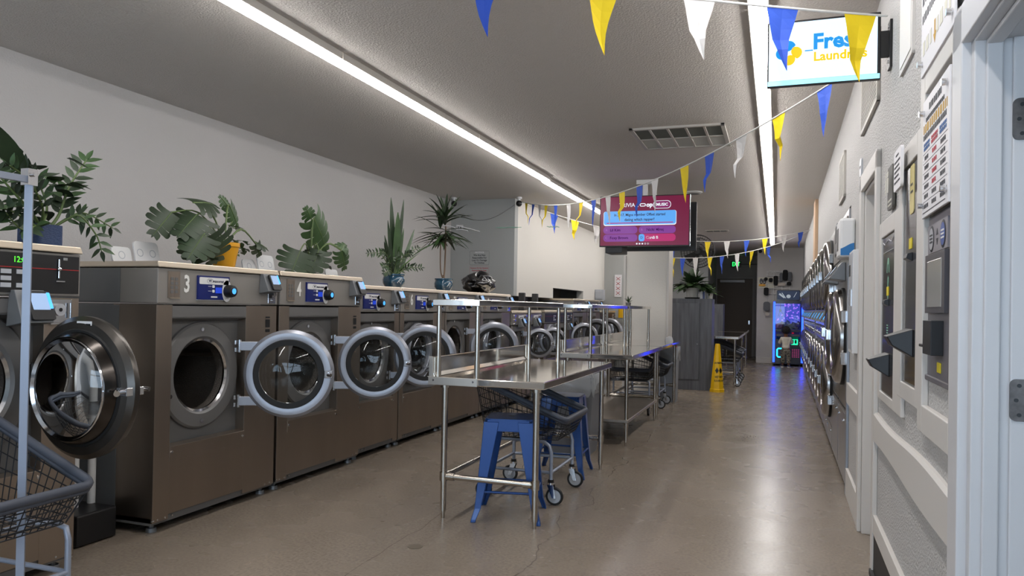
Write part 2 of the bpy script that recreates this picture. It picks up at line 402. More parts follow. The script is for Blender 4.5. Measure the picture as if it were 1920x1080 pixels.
# ------------------------------------------------------------------ washers
def leafplate(mb, x0, x1, z0, z1, y, th=.006): mb.box(x0, y-th, z0, x1, y, z1)
def make_door(parent, hx, hz, yout, d, r, angle, dark=False, open_side_hinges=True, sticker=False):
    """door swung open about a hinge on the right of the opening; local -x is the closed direction"""
    ring = RINGD if dark else RING
    m = MB(ring); m.at(T(-d, 0, hz) @ FRONT)
    ri = r*(.78 if dark else .74)
    m.lathe([(ri, -.035), (r*.80, -.045), (r*.93, -.04), (r, -.018), (r, .006), (r*.99, .014), (r*.965, .016), (r*.945, .011), (r*.94, .010), (r*.80, .012), (r*.79, .014), (r*.765, .022), (r*.75, .022), (ri, .014)], 64, closed=True)
    m.at(Matrix())
    if sticker:
        m.use(WHITEP).at(T(-d-.035, .0, hz+r*.88) @ RZ(PI)).box(-.05, -.041, -.018, .05, -.039, .018)
        m.use(BLACK).box(-.04, -.0415, -.012, 0, -.041, 0); m.box(.012, -.0415, -.006, .042, -.041, .006); m.at(Matrix())
    dr = obj('door', m, parent, (hx, yout, 0), angle)
    s = MB(RUBBER); s.at(T(-d, 0, hz) @ FRONT)
    s.lathe([(ri*.88, -.05), (ri*1.04, -.052), (ri*1.08, -.036), (ri*1.0, -.02), (ri*.9, -.02)], 48, closed=True)
    if dark:
        s.use(mat('dark_bowl_steel', '#4b4744', .22, 1)).lathe([(ri*1.02, -.02), (ri*.99, -.07), (ri*.92, -.10), (ri*.85, -.095)], 48)
    obj('seal', s, dr)
    g = MB(GLASS); g.at(T(-d, 0, hz) @ FRONT); k = ri*(.85 if dark else .9)
    z = -.095 if dark else -.03
    g.lathe([(k, z), (k*.8, z-.02), (k*.4, z-.036), (.001, z-.04)], 40)
    obj('glass', g, dr)
    c = MB(CHROME); c.at(T(-d, 0, hz) @ FRONT); c.lathe([(k*.985, z-.002), (k*1.05, z-.012), (k*1.08, z+.006)], 48, closed=True)
    obj('chrome_rim', c, dr)
    if not dark:
        for sg in (1, -1):
            h = MB(ring); zc = hz+sg*r*.62
            h.box(-d*.62, -.012, zc-.032, .0, .018, zc+.032); h.box(-d*.55, -.03, zc+.01, -.02, -.012, zc+.024); h.box(-d*.55, -.03, zc-.024, -.02, -.012, zc-.01)
            h.use(CHROME).cyl((.004, 0, zc-.045), (.004, 0, zc+.045), .013, n=10); h.cyl((.03, .01, zc-.04), (.03, .01, zc-.012), .011, n=10); h.cyl((.03, .01, zc+.012), (.03, .01, zc+.04), .011, n=10)
            obj('hinge', h, dr, bevel=.003)
    else:
        h = MB(CHROME); h.box(-.03, -.02, hz-.11, .01, .05, hz+.11); h.use(BLACK).box(-.02, -.03, hz-.05, .02, .06, hz+.05)
        obj('hinge', h, dr, bevel=.006)
    l = MB(CHROME); lx = -d-r*.88
    l.box(lx-.028, -.02, hz-.028, lx+.028, .05, hz+.028) if not dark else l.box(lx-.035, -.04, hz-.02, lx+.03, .06, hz+.02)
    l.cyl((lx, .045, hz), (lx, .085, hz), .011, n=12); l.cyl((lx, .085, hz), (lx-.02, .10, hz-.004), .014, n=12)
    if dark: l.tube([(lx+.01, -.03, hz), (lx+.02, -.07, hz+.004), (lx-.02, -.085, hz+.002)], .012)
    obj('latch', l, dr, bevel=.003)
    return dr
def reader(parent, x, z, y=0, k=1.0, led=True):
    b = MB(GREYP)   # angled card reader box
    b.hexa([(x, y-.09*k, z), (x+.13*k, y-.10*k, z), (x+.13*k, y, z-.015*k), (x, y, z-.015*k)], [(x+.01*k, y-.03*k, z+.13*k), (x+.13*k, y-.04*k, z+.13*k), (x+.13*k, y, z+.13*k), (x+.01*k, y, z+.13*k)])
    r = obj('card_reader', b, parent, bevel=.004)
    s = MB(BLACK); Mx = T(x+.085*k, y-.07*k, z+.066*k) @ RX(-.42) @ FRONT
    s.at(Mx).prism(rrect(.10*k, .125*k, .01), 0, .014); s.use(SCRL).prism(rrect(.074*k, .072*k, .003, cy=.016*k), .014, .0155)
    if led: s.use(LEDB).prism(rrect(.014*k, .07*k, .003, cx=.043*k, cy=.02*k), .014, .017)
    obj('screen', s, r)
    return r
def coinbox(parent, x, z, y=0, k=1.0):
    c = MB(CHROME); c.box(x, y-.008, z-.06*k, x+.085*k, y, z+.06*k)
    c.use(BLACK).box(x+.006, y-.012, z-.02*k, x+.038*k, y-.008, z+.03*k)
    c.use(CHROME).cyl((x+.052*k, y-.03, z+.01*k), (x+.052*k, y-.008, z+.01*k), .017*k, n=16); c.cyl((x+.05*k, y-.02, z-.035*k), (x+.05*k, y-.008, z-.035*k), .012*k, n=12)
    c.box(x+.05*k, y-.02, z+.032*k, x+.08*k, y-.008, z+.055*k)
    obj('coin_slot', c, parent, bevel=.003)
def lids(parent, x, y, H, two=True):
    for (cx, w_, h_) in ((x, .16, .115), (x+.195, .215, .165)):
        if not two and w_ > .2: continue
        m = MB(WHITEP); m.at(T(cx, y+(.02 if w_ < .2 else 0), H+h_/2) @ RX(-.22) @ FRONT)
        m.prism(rrect(w_, h_, .03), -.006, .006); m.use(LGREY)
        m.at(m.M @ T(0, 0, .006))
        for q in (-1, 1):
            m.lathe([(.022, 0), (.025, .001), (.028, 0)], 20) if q < 0 and w_ < .2 else None
        if w_ > .2:
            K = m.M
            for q in (-.06, .05): m.at(K @ T(q, .0, 0)).lathe([(.022, 0), (.025, .0015), (.028, 0)], 20)
        obj('soap_lid', m, parent)
def washer(label, Y0, W, H, style, hx, cx, cz, ro, ang, door_r=.315, door_d=.345, X=-3.62, num=None, lid=None, left_part=True, D=1.1, sticker=False, dark=False):
    t = thing('washing_machine', label, 'washing machine', (X, Y0, 0), PI/2, 'washing machines along the left wall')
    zh = H*.842; g = .006
    b = MB(STEELV)
    xl = max(.03, cx-ro*1.30); xr = min(W-.05, cx+ro*1.30+.05); zt = H*.835; zb = cz-ro*1.72
    rec = .075
    b.box(g, 0, .07, xl, .35, zh-.004)                       # left stile
    b.box(xr, 0, .07, W-g, .35, zh-.004)                     # right stile
    b.box(xl, 0, .10, xr, .35, zb)                           # lower panel
    b.hexa([(xl, -.004, zb-.09), (xr, -.004, zb-.09), (xr, 0, zb-.09), (xl, 0, zb-.09)], [(xl, -.004, zb), (xr, -.004, zb), (xr, .05, zb+.012), (xl, .05, zb+.012)])
    b.use(CHROME)
    for q in (xl+.015, xr-.015): b.cyl((q, -.009, zb-.035), (q, -.003, zb-.035), .009, n=10)
    b.use(DARKP).box(xl, .0, zt-.075, xr, .35, zt+.002); b.hexa([(xl, .0, zt-.078), (xr, .0, zt-.078), (xr, .07, zt-.10), (xl, .07, zt-.10)], [(xl, .0, zt-.07), (xr, .0, zt-.07), (xr, .07, zt-.07), (xl, .07, zt-.07)])
    b.plate_hole(xl, xr, zb, zt-.07, cx, cz, ro*.98, rec)
    b.use(GREYP)
    b.box(g, .35, .07, g+.012, D, zh-.004); b.box(W-g-.012, .35, .07, W-g, D, zh-.004); b.box(g, D-.012, .07, W-g, D, zh-.004)
    b.box(g-.002, .30, .12, g, D-.01, zh-.01)
    b.use(DARKP).box(g, .012, .055, W-g, D-.02, .10)
    b.use(CHROME)
    for q in (.05, .11, .17, W-.05, W-.11): b.cyl((q, -.002, .085), (q, .012, .085), .006, n=8); 
    b.cyl((.02, .0, .085), (.0, .0, .085), .004, n=6)
    body = obj('body', b, t, bevel=.004)
    hd = MB(HEADP); hd.box(g, -.006, zh+.004, W-g, .30, H-.042); hd.use(GREYP).box(g, .30, zh+.004, W-g, D, H-.042)
    hd.use(CAP); hd.hexa([(0, -.02, H-.038), (W, -.02, H-.038), (W, D, H-.038), (0, D, H-.038)], [(.004, -.006, H), (W-.004, -.006, H), (W-.004, D, H), (.004, D, H)])
    head = obj('control_head', hd, t, bevel=.006)
    # boss and drum
    r2 = MB(DARKP); r2.at(T(cx, rec, cz) @ FRONT)
    r2.lathe([(ro*.99, .0), (ro*.99, .02), (ro*1.05, .034), (ro*1.38, .03), (ro*1.43, .018), (ro*1.43, -.002)], 56)
    r2.prism([(ro*1.1, ro*.78), (ro*1.9, ro*.55), (ro*1.9, -ro*.55), (ro*1.1, -ro*.78)], 0, .016) if cx+ro*1.9 < xr+.02 else None
    r2.use(CHROME)
    for a in (1.62, -1.58, 2.9, -2.75):
        r2.cyl((ro*1.24*math.cos(a), ro*1.24*math.sin(a), .03), (ro*1.24*math.cos(a), ro*1.24*math.sin(a), .04), ro*.055, n=12)
    r2.lathe([(ro*.99, .022), (ro*.93, .012), (ro*.95, -.02)], 48)
    obj('door_ring', r2, t)
    dm = MB(DRUM); dm.at(T(cx, rec, cz) @ FRONT); dm.lathe([(ro*.94, .0), (ro*.94, -.06), (ro*1.12, -.07), (ro*1.14, -.62), (.001, -.63)], 48)
    dm.use(STEEL)
    for a in (.5, 2.6, 4.7):
        dm.tube([(ro*1.1*math.cos(a), ro*1.1*math.sin(a), -.1), (ro*1.1*math.cos(a), ro*1.1*math.sin(a), -.6)], .03, 6)
    obj('drum', dm, t)
    ft = MB(CHROME)
    for q in (.07, W-.07):
        f = MB(GREYP); f.cyl((q, .07, 0), (q, .07, .025), .034, .03); f.cyl((q, .07, .025), (q, .07, .06), .014); obj('foot', f, t)
    # controls
    if style == 'blue':
        px = .27*1.12 if left_part else .07
        if left_part:
            p = MB(HEADP); y = -.006
            p.use(STEELV).box(.085, y-.004, zh+.04, .185, y, H-.06); p.use(CAP).box(.10, y-.007, zh+.036, .185, y-.003, zh+.043)
            p.use(DARKP)
            for i in range(2):
                for j in range(4): p.at(T(.118+i*.036, y-.0045, zh+.08+j*.027) @ FRONT).prism(rrect(.024, .02, .004), 0, .001)
            obj('instruction_plate', p, t)
            if num:
                nn = MB(NUM); nn.text(num, .155, T(.245, -.009, zh+.128) @ FRONT, bold=.004, sx=.72); obj('numeral', nn, t)
            px = .335
        pw, ph = .30, H-.075-(zh+.035); pz = zh+.035
        p = MB(BLUEP); p.box(px, -.018, pz, px+pw, -.006, pz+ph); p.use(LGREY).box(px-.004, -.012, pz-.006, px+pw+.004, -.006, pz-.001)
        p.use(WHITEP).at(T(px+pw*.5, -.018, pz+ph*.79) @ FRONT).prism(rrect(pw*.93, ph*.29, .008), 0, .002)
        p.use(mat('print_navy', '#131a3a', .5)).at(Matrix()).text('wascomat', ph*.17, T(px+pw*.62, -.0205, pz+ph*.785) @ FRONT, bold=.0004)
        p.text('W', ph*.17, T(px+pw*.36, -.0205, pz+ph*.79) @ FRONT, bold=.0006)
        p.at(T(px+pw*.36, -.0203, pz+ph*.79) @ FRONT @ S(1.35, .8, 1)).lathe([(ph*.128, 0), (ph*.133, .0006), (ph*.138, 0)], 24); p.at(Matrix())
        p.use(WHITEP)
        for q in (.27, .47): p.at(T(px+pw*.47, -.018, pz+ph*(.09+q)) @ FRONT).prism(rrect(pw*.07, ph*.12, .006), 0, .003)
        for q in (.27, .47): p.at(T(px+pw*.36, -.018, pz+ph*(.09+q)) @ FRONT).prism(rrect(pw*.10, ph*.018, .001), 0, .001)
        p.at(T(px+pw*.5, -.018, pz+ph*.11) @ FRONT).prism(rrect(pw*.2, ph*.06, .002), 0, .001)
        p.at(T(px+pw*.91, -.018, pz+ph*.38) @ FRONT)
        p.prism([(.046*math.cos(a), .075*math.sin(a)) for a in [2*PI*i/24 for i in range(24)]], 0, .002)
        p.use(SCRB).at(T(px+pw*.64, -.018, pz+ph*.40) @ FRONT).prism(rrect(pw*.2, ph*.25, .002), 0, .002)
        obj('control_panel', p, t)
        k = MB(BLACK); k.at(T(px+pw*.93, -.018, pz+ph*.38) @ FRONT); k.lathe([(.044, 0), (.044, .03), (.038, .055), (.03, .058), (.001, .058)], 28)
        k.use(LEDB).lathe([(.001, .0592), (.02, .0592), (.02, .057)], 20)
        obj('dial', k, t)
        reader(t, W-.225 if W > 1 else W-.20, H-.165, -.006); coinbox(t, W-.125, zh+.075, -.006)
        st = MB(BLACK); q = W-.11 if W > 1 else W-.09
        for dz, h_ in ((0, .012), (-.045, .06), (-.1, .022)): st.at(T(q, -.001, zh-.09+dz) @ FRONT).prism(rrect(.05, h_, .005), 0, .001)
        if W > 1.15: obj('warning_label', st, t)
    elif style == 'chrome':
        p = MB(STEEL); p.box(.03, -.02, zh+.01, W-.03, -.006, H-.05)
        p.use(WHITEP).box(W*.40, -.025, H-.13, W*.70, -.02, H-.07); p.use(mat('print_navy', '#131a3a', .5)).text('wascomat', .035, T(W*.55, -.0255, H-.10) @ FRONT)
        p.use(CHROME)
        for dx, dz in ((.12, -.08), (.12, -.14), (.86, -.08), (.12, -.2), (.88, -.19)): p.cyl((W*dx, -.04, H+dz), (W*dx, -.02, H+dz), .018, n=14)
        obj('control_panel', p, t)
        k = MB(BLUEP); k.at(T(W*.62, -.03, H-.19) @ FRONT).lathe([(.06, 0), (.05, .06), (.001, .062)], 24); obj('dial', k, t)
        reader(t, W*.36, H-.24, -.02, 1.0)
    else:
        p = MB(BLACK); p.box(.02, -.012, zh+.02, W-.02, -.004, H-.055); p.use(mat('red_stripe', '#a02024', .4)).box(.02, -.0135, H*.925, W-.02, -.012, H*.925+.004)
        p.use(LGREY)
        for i in range(2):
            for j in range(3): p.box(W*.56+i*.08, -.016, zh+.045+j*.034, W*.56+.052+i*.08, -.012, zh+.067+j*.034) if not (i and j == 1) else None
        p.use(CHROME); p.tube([(W*.86, -.02, H*.957), (W*.86, -.02, H*.90)], .006); p.ball((W*.86, -.022, H*.927), .012, 10, 8); p.box(W*.845, -.02, H*.888, W*.895, -.012, H*.892); p.box(W*.885, -.016, H*.955, W*.91, -.012, H*.963)
        p.use(LEDG).text('12:00', .042, T(W*.66, -.013, H*.948) @ FRONT, sx=.9) if H > 1.6 else None
        obj('control_panel', p, t)
        reader(t, W*.60, zh-.13, -.0, 1.25 if H > 1.6 else .9)
        c = MB(CHROME); c.box(W*.83, -.006, zh-.135, W*.95, 0, zh-.01); c.use(LGREY).cyl((W*.85, -.05, zh-.065), (W*.85, 0, zh-.065), .032, n=20); c.use(BLACK).cyl((W*.85, -.052, zh-.065), (W*.85, -.05, zh-.065), .01, n=10)
        c.use(CHROME).tube([(W*.93, -.02, zh-.03), (W*.93, -.02, zh-.11)], .007, 6); c.box(W*.82, -.02, zh-.145, W*.95, 0, zh-.132)
        obj('coin_slot', c, t, bevel=.003)
    if lid: lids(t, lid, .56, H)
    if ang is not None:
        make_door(t, hx, cz-.01, -.02, door_d, door_r, ang, dark, sticker=sticker)
    else:
        make_door(t, cx+door_d, cz-.01, -.02+.01, door_d, door_r, 0.0, dark)
    return t
R_ = math.radians
washer('big steel washing machine with black control strip beside the rolling cart', 2.02, 1.03, 1.735, 'dark', .76, .42, 1.03, .27, R_(88), .35, .36, X=-3.58, dark=True, sticker=True)
washer('large steel washing machine numbered 3 with yellow potted monstera on top', 3.62, 1.19, 1.70, 'blue', .755, .46, .955, .25, R_(118), num='3', lid=.27)
washer('large steel washing machine numbered 4 with its round door swung open', 4.83, 1.215, 1.70, 'blue', .76, .46, .955, .25, R_(118), num='4', lid=.36)
washer('narrower steel washing machine just right of the one numbered 4', 6.058, .81, 1.635, 'blue', .60, .33, .955, .25, R_(118), left_part=False, lid=.22, X=-3.66)
washer('steel washing machine numbered 6 under the snake plant', 6.875, 1.11, 1.635, 'blue', .66, .42, .955, .25, None, num='6', X=-3.66)
washer('steel washing machine under the tall dracaena, door swung open', 7.99, 1.11, 1.635, 'blue', .62, .37, .955, .25, R_(118), num='7', X=-3.66)
washer('steel washing machine with the black rubbish bag on top', 9.105, 1.14, 1.635, 'blue', .66, .42, .955, .25, None, num='8', X=-3.66)
washer('smaller chrome washing machine with blue dial, nearest of the back row', 10.30, .72, 1.40, 'chrome', .52, .33, .92, .19, R_(112), .225, .245, X=-3.66, D=.9)
washer('smaller chrome washing machine with blue dial, second in the back row', 11.04, .72, 1.40, 'chrome', .52, .33, .92, .19, R_(112), .225, .245, X=-3.66, D=.9)
washer('small washing machine with dark control strip beside the chrome pair', 11.95, .92, 1.41, 'dark', .66, .40, .93, .2, None, .25, .27, X=-3.66, D=.9)
washer('small dark-panelled washing machine with its wide door swung open', 12.9, .84, 1.41, 'dark', .60, .36, .93, .2, R_(112), .26, .28, X=-3.66, D=.9)
washer('tall grey washing machine below the notch in the upper wall', 13.8, 1.12, 1.635, 'blue', .66, .42, .95, .25, R_(75), X=-3.66, D=.9)
washer('tall grey washing machine, last tall one before the far small pair', 14.95, 1.12, 1.635, 'blue', .66, .42, .95, .25, R_(75), X=-3.66, D=.9)
washer('small dark-panelled washing machine, next to last in the back row', 16.1, .8, 1.41, 'dark', .60, .36, .93, .2, R_(30), .25, .27, X=-3.66, D=.9)
washer('small dark-panelled washing machine, last in the back row by the shelf', 16.95, .8, 1.41, 'dark', .60, .36, .93, .2, None, .25, .27, X=-3.66, D=.9)
# pipes seen between the first two machines
for i, (yy, lab) in enumerate(((3.40, 'left white drain hose standing between the first two washing machines'), (3.52, 'right white drain hose standing between the first two washing machines'))):
    m = MB(WHITEP); X = -4.0
    m.tube([(X-.25, yy-.2, 1.25), (X-.12, yy-.1, 1.2), (X-.02, yy-.02, 1.06), (X, yy, .92), (X, yy, .02)], .024, 10)
    m.use(DARKP).cyl((X, yy, .74), (X, yy, .82), .032); m.cyl((X, yy, 0), (X, yy, .06), .034)
    tag(obj('drain_hose', m), lab, 'hose', 'drain hoses between the washers')
m = MB(BLACK); m.at(T(-3.95, 3.46, .05)); m.box(-.14, -.2, -.045, .14, .08, .14)
tag(obj('drain_trough', m, bevel=.012), 'black drain trough on the floor between the first two washing machines', 'trough')

# ------------------------------------------------------------------ folding tables
def table(label, x0, x1, y0, y1, splash=True, shelf=None, under=False, z=.968, leg_in=.075):
    t = thing('folding_table', label, 'table', ((x0+x1)/2, (y0+y1)/2, 0), 0, 'stainless folding tables')
    W, L = (x1-x0)/2, (y1-y0)/2
    m = MB(TABLE); m.box(-W, -L, z-.05, W, L, z)
    obj('tabletop', m, t, bevel=.006)
    if splash:
        s = MB(TABLE); s.box(-W-.012, -L, z-.05, -W+.018, L, z+.135); s.hexa([(-W+.018, -L, z), (-W+.03, -L, z), (-W+.03, L, z), (-W+.018, L, z)], [(-W+.018, -L, z+.03), (-W+.018, -L, z+.03), (-W+.018, L, z+.03), (-W+.018, L, z+.03)])
        obj('backsplash', s, t, bevel=.004)
    lx, ly = W-leg_in, L-leg_in
    for sx in (-1, 1):
        for sy in (-1, 1):
            g = MB(TUBE); g.cyl((sx*lx, sy*ly, .06), (sx*lx, sy*ly, z-.05), .021, n=18); g.cyl((sx*lx, sy*ly, z-.075), (sx*lx, sy*ly, z-.05), .032, n=18)
            g.cyl((sx*lx, sy*ly, .045), (sx*lx, sy*ly, .06), .018, n=14); g.cyl((sx*lx, sy*ly, 0), (sx*lx, sy*ly, .046), .012, .014, n=12)
            if not under: g.cyl((sx*lx, sy*ly, .255), (sx*lx, sy*ly, .315), .028, n=16)
            obj('leg', g, t)
    if under:
        u = MB(STEEL); u.box(-lx-.025, -ly-.025, .245, lx+.025, ly+.025, .28)
        obj('undershelf', u, t, bevel=.006)
    else:
        for a, b in (((-lx, -ly), (lx, -ly)), ((-lx, ly), (lx, ly)), ((-lx, -ly), (-lx, ly))):
            r = MB(TUBE); r.cyl((a[0], a[1], .285), (b[0], b[1], .285), .02, n=14)
            v = Vector((b[0]-a[0], b[1]-a[1], 0)).normalized()
            for e, sg in ((a, 1), (b, -1)): r.cyl((e[0]+v.x*sg*.025, e[1]+v.y*sg*.025, .285), (e[0]+v.x*sg*.08, e[1]+v.y*sg*.08, .285), .026, n=14)
            obj('rail', r, t)
    if shelf:
        sw, zs, sy0, sy1 = shelf
        s = MB(TABLE); s.box(-W, sy0, zs-.045, -W+sw, sy1, zs); obj('overshelf', s, t, bevel=.005)
        for px in (-W+.03, -W+sw-.03):
            for py in (sy0+.05, sy1-.05):
                q = MB(TUBE); q.cyl((px, py, z), (px, py, zs-.045), .017, n=14); q.cyl((px, py, z), (px, py, z+.12), .0195, n=14)
                obj('post', q, t)
        b = MB(STEEL); b.box(-W-.014, -L-.012, z-.052, -W+sw, -L+.002, z+.002); b.use(CHROME)
        for q in (-W+.025, -W+sw-.03): b.cyl((q, -L-.016, z-.02), (q, -L-.01, z-.02), .007, n=10)
        b.use(STEEL).box(-W-.014, -L-.004, z, -W+.016, -L+.01, z+.137)
        obj('end_plate', b, t, bevel=.002)
    return t
table('nearest steel folding table, blue stool and cart tucked under its end', -2.21, -1.402, 4.61, 6.70, shelf=(.345, 1.497, -1.04, 1.04))
table('middle steel folding table with a solid steel undershelf', -2.21, -1.41, 7.80, 9.92, shelf=(.345, 1.497, -1.0, 1.02), under=True)
table('third steel folding table, reaching the white column', -2.21, -1.41, 9.95, 11.86, shelf=(.345, 1.50, -.9, .94))
table('farthest steel folding table, behind the yellow wet floor cone', -1.28, -.66, 14.68, 17.95, splash=False)
table('steel folding table at the back, behind the farthest cart', -1.28, -.66, 18.2, 20.2, splash=False)

# ------------------------------------------------------------------ stools
BLUE = mat('stool_blue', '#0a4083', .34, .25, coat=.4)
def stool(label, loc, rz):
    t = thing('metal_stool', label, 'stool', loc, rz, 'blue metal stools')
    h = .69; a = .155; f = .225
    s = MB(BLUE); s.prism(rrect(2*a+.02, 2*a+.02, .05, 6), h-.012, h, True); s.at(Matrix())
    for k in range(4):
        s.at(RZ(k*PI/2)); s.hexa([(-a, -a-.012, h-.085), (a, -a-.012, h-.085), (a, -a-.004, h-.085), (-a, -a-.004, h-.085)], [(-a+.01, -a-.008, h-.006), (a-.01, -a-.008, h-.006), (a-.01, -a, h-.004), (-a+.01, -a, h-.004)])
    s.at(Matrix()).use(mat('stool_hole', '#0a1c3c', .5)).lathe([(.001, h+.0008), (.022, h+.0008)], 16)
    obj('seat', s, t, bevel=.006)
    for k in range(4):
        g = MB(BLUE); g.at(RZ(k*PI/2))
        # L-section leg sheet: two tapering faces meeting at the outer edge
        zs = [0, .02, .09, .3, .5, h-.02]; v = []
        for z in zs:
            u = z/h; o = f+(a+.012-f)*(u**.85) + (.012 if z < .05 else 0); wdt = .034+.075*u
            for (x, y) in ((-o, -o), (-o+wdt, -o), (-o+wdt*.96, -o+.012), (-o+.012, -o+.012), (-o+.012, -o+wdt*.96), (-o, -o+wdt)): v.append((x, y, z))
        n = 6; fs = [tuple(range(n))[::-1], tuple(range(len(v)-n, len(v)))]
        for i in range(len(zs)-1):
            for q in range(n): fs.append((i*n+q, i*n+(q+1) % n, (i+1)*n+(q+1) % n, (i+1)*n+q))
        g.add(v, fs)
        obj('leg', g, t, bevel=.004)
    for k in range(4):
        b = MB(BLUE); z = .20; o = f+(a+.012-f)*((z/h)**.85)-.012
        b.at(RZ(k*PI/2)).tube([(-o, -o, z+.01), (-o+.03, -o, z), (o-.03, -o, z), (o, -o, z+.01)], .009, 6)
        obj('brace', b, t)
    return t
s1 = stool('blue metal stool at the near end of the nearest folding table', (-1.735, 4.93, 0), R_(12))
dup(s1, (-1.76, 6.38, 0), R_(4), 'blue metal stool near the far leg of the nearest folding table')

# ------------------------------------------------------------------ wire laundry carts
WIRE = mat('black_wire', '#2a2c30', .45, .5)
RIM = mat('cart_rim_plastic', '#454a55', .55)
CARTF = mat('cart_frame_enamel', '#9aa2b2', .35, .3)
def cart(label, loc, rz, pole=False):
    t = thing('laundry_cart', label, 'cart', loc, rz, 'wire laundry carts')
    L, Wd = .36, .33
    zr = lambda x: .63+(L-x)*.40            # rim slopes up to the back
    rc = .05
    rim = []
    for (cx, cy_, a0) in ((L-rc, Wd-rc, 0), (-L+rc, Wd-rc, PI/2), (-L+rc, -Wd+rc, PI), (L-rc, -Wd+rc, 1.5*PI)):
        for i in range(5):
            a = a0+PI/2*i/4; x = cx+rc*math.cos(a); rim.append((x, cy_+rc*math.sin(a), zr(x)))
    m = MB(RIM); m.tube(rim, .021, 8, True); m.tube([(x*.985, y*.985, z-.022) for x, y, z in rim], .015, 6, True)
    obj('rim', m, t)
    b = MB(WIRE); zb = .47; k = .80
    def pt(x, y, u): return (x*(1-(1-k)*u), y*(1-(1-k)*u), zr(x)*(1-u)+zb*u)
    for u in (.16, .32, .50, .68, .85, 1.0):
        b.tube([pt(x, y, u) for x, y, z in rim], .0032, 5, True)
    N = 15
    for i in range(N+1):
        q = -1+2*i/N
        for (x, y) in ((q*L*.96, Wd), (q*L*.96, -Wd), (L, q*Wd*.96), (-L, q*Wd*.96)):
            b.tube([pt(x, y, 0), pt(x, y, 1.0)], .0025, 4)
        if i % 2 == 0:
            b.tube([(q*L*k*.96, -Wd*k, zb), (q*L*k*.96, Wd*k, zb)], .0025, 4); b.tube([(-L*k, q*Wd*k*.96, zb), (L*k, q*Wd*k*.96, zb)], .0025, 4)
    obj('basket', b, t)
    f = MB(CARTF); fx, fy = .25, .30
    for sy in (-1, 1):
        f.tube([(-fx+.12, sy*(fy-.06), .452), (-fx+.06, sy*(fy-.02), .452), (-fx+.015, sy*fy, .43), (-fx, sy*fy, .38), (-fx, sy*fy, .15)], .014, 8)
        f.tube([(fx-.12, sy*(fy-.06), .452), (fx-.06, sy*(fy-.02), .452), (fx-.015, sy*fy, .43), (fx, sy*fy, .38), (fx, sy*fy, .15)], .014, 8)
        f.tube([(-fx+.1, sy*(fy-.05), .452), (fx-.1, sy*(fy-.05), .452)], .014, 8)
        f.tube([(-fx, sy*fy, .235), (fx, sy*fy, .235)], .012, 8)
    for x in (-fx, fx): f.tube([(x, -fy, .235), (x, fy, .235)], .012, 8)
    for x in (-.1, .1): f.tube([(x, -fy+.05, .452), (x, fy-.05, .452)], .012, 8)
    obj('frame', f, t)
    for sx in (-1, 1):
        for sy in (-1, 1):
            c = MB(CHROME); x, y = sx*fx, sy*fy; tr_ = .03*sx
            c.cyl((x, y, .15), (x, y, .165), .026, n=14); c.use(RUBBER).cyl((x, y, .165), (x, y, .185), .022, n=14); c.use(CHROME)
            for s_ in (-.02, .02): c.hexa([(x+tr_-.014, y+s_-.002, .055), (x+tr_+.014, y+s_-.002, .055), (x+tr_+.014, y+s_+.002, .055), (x+tr_-.014, y+s_+.002, .055)], [(x-.024, y+s_-.002, .15), (x+.024, y+s_-.002, .15), (x+.024, y+s_+.002, .15), (x-.024, y+s_+.002, .15)])
            cs = obj('caster', c, t)
            w_ = MB(RUBBER); w_.at(T(x+tr_, y, .066) @ RX(PI/2)); w_.lathe([(.05, -.013), (.062, -.013), (.066, -.006), (.066, .006), (.062, .013), (.05, .013)], 28, closed=True)
            w_.use(LGREY).lathe([(.001, -.008), (.03, -.010), (.05, -.008), (.05, .008), (.03, .010), (.001, .008)], 24); w_.use(CHROME).cyl((0, 0, -.024), (0, 0, .024), .009, n=10)
            obj('wheel', w_, cs)
    if pole:
        px, py = pole
        p = MB(CARTF); p.tube([(px, py, .20), (px, py, 1.985)], .021, 4, flat=True)
        p.use(CHROME).box(px-.022, py-.022, 1.93, px+.022, py+.022, 2.0); p.cyl((px+.012, py-.0, 1.975), (px+.036, py, 1.975), .009, n=12)
        obj('pole', p, t)
        p = MB(CARTF); p.tube([(px, py, 1.955), (px, py-.9, 1.955)], .019, 4, flat=True); obj('hanging_bar', p, t)
        p = MB(CARTF); p.tube([(px, py-.9, .62), (px, py-.9, 1.985)], .021, 4, flat=True); p.tube([(px, py-.9, .64), (px, py-.56, .64)], .015, 6); obj('pole', p, t)
    return t
cart('wire laundry cart with a grey hanging rail at the left edge', (-3.215, 2.195, 0), 0, pole=(.22, .10))
c1 = cart('wire laundry cart between the two blue stools under the nearest folding table', (-1.80, 5.60, 0), 0)
dup(c1, (-1.93, 10.55, 0), R_(-90), 'wire laundry cart under the near end of the third folding table')
dup(c1, (-1.86, 11.38, 0), R_(0), 'wire laundry cart under the third folding table, next to the far grey bin')
dup(c1, (-.97, 15.3, 0), R_(0), 'wire laundry cart under the farthest folding table, just behind the cone')
dup(c1, (-.97, 16.4, 0), R_(0), 'wire laundry cart under the farthest folding table, second behind the cone')

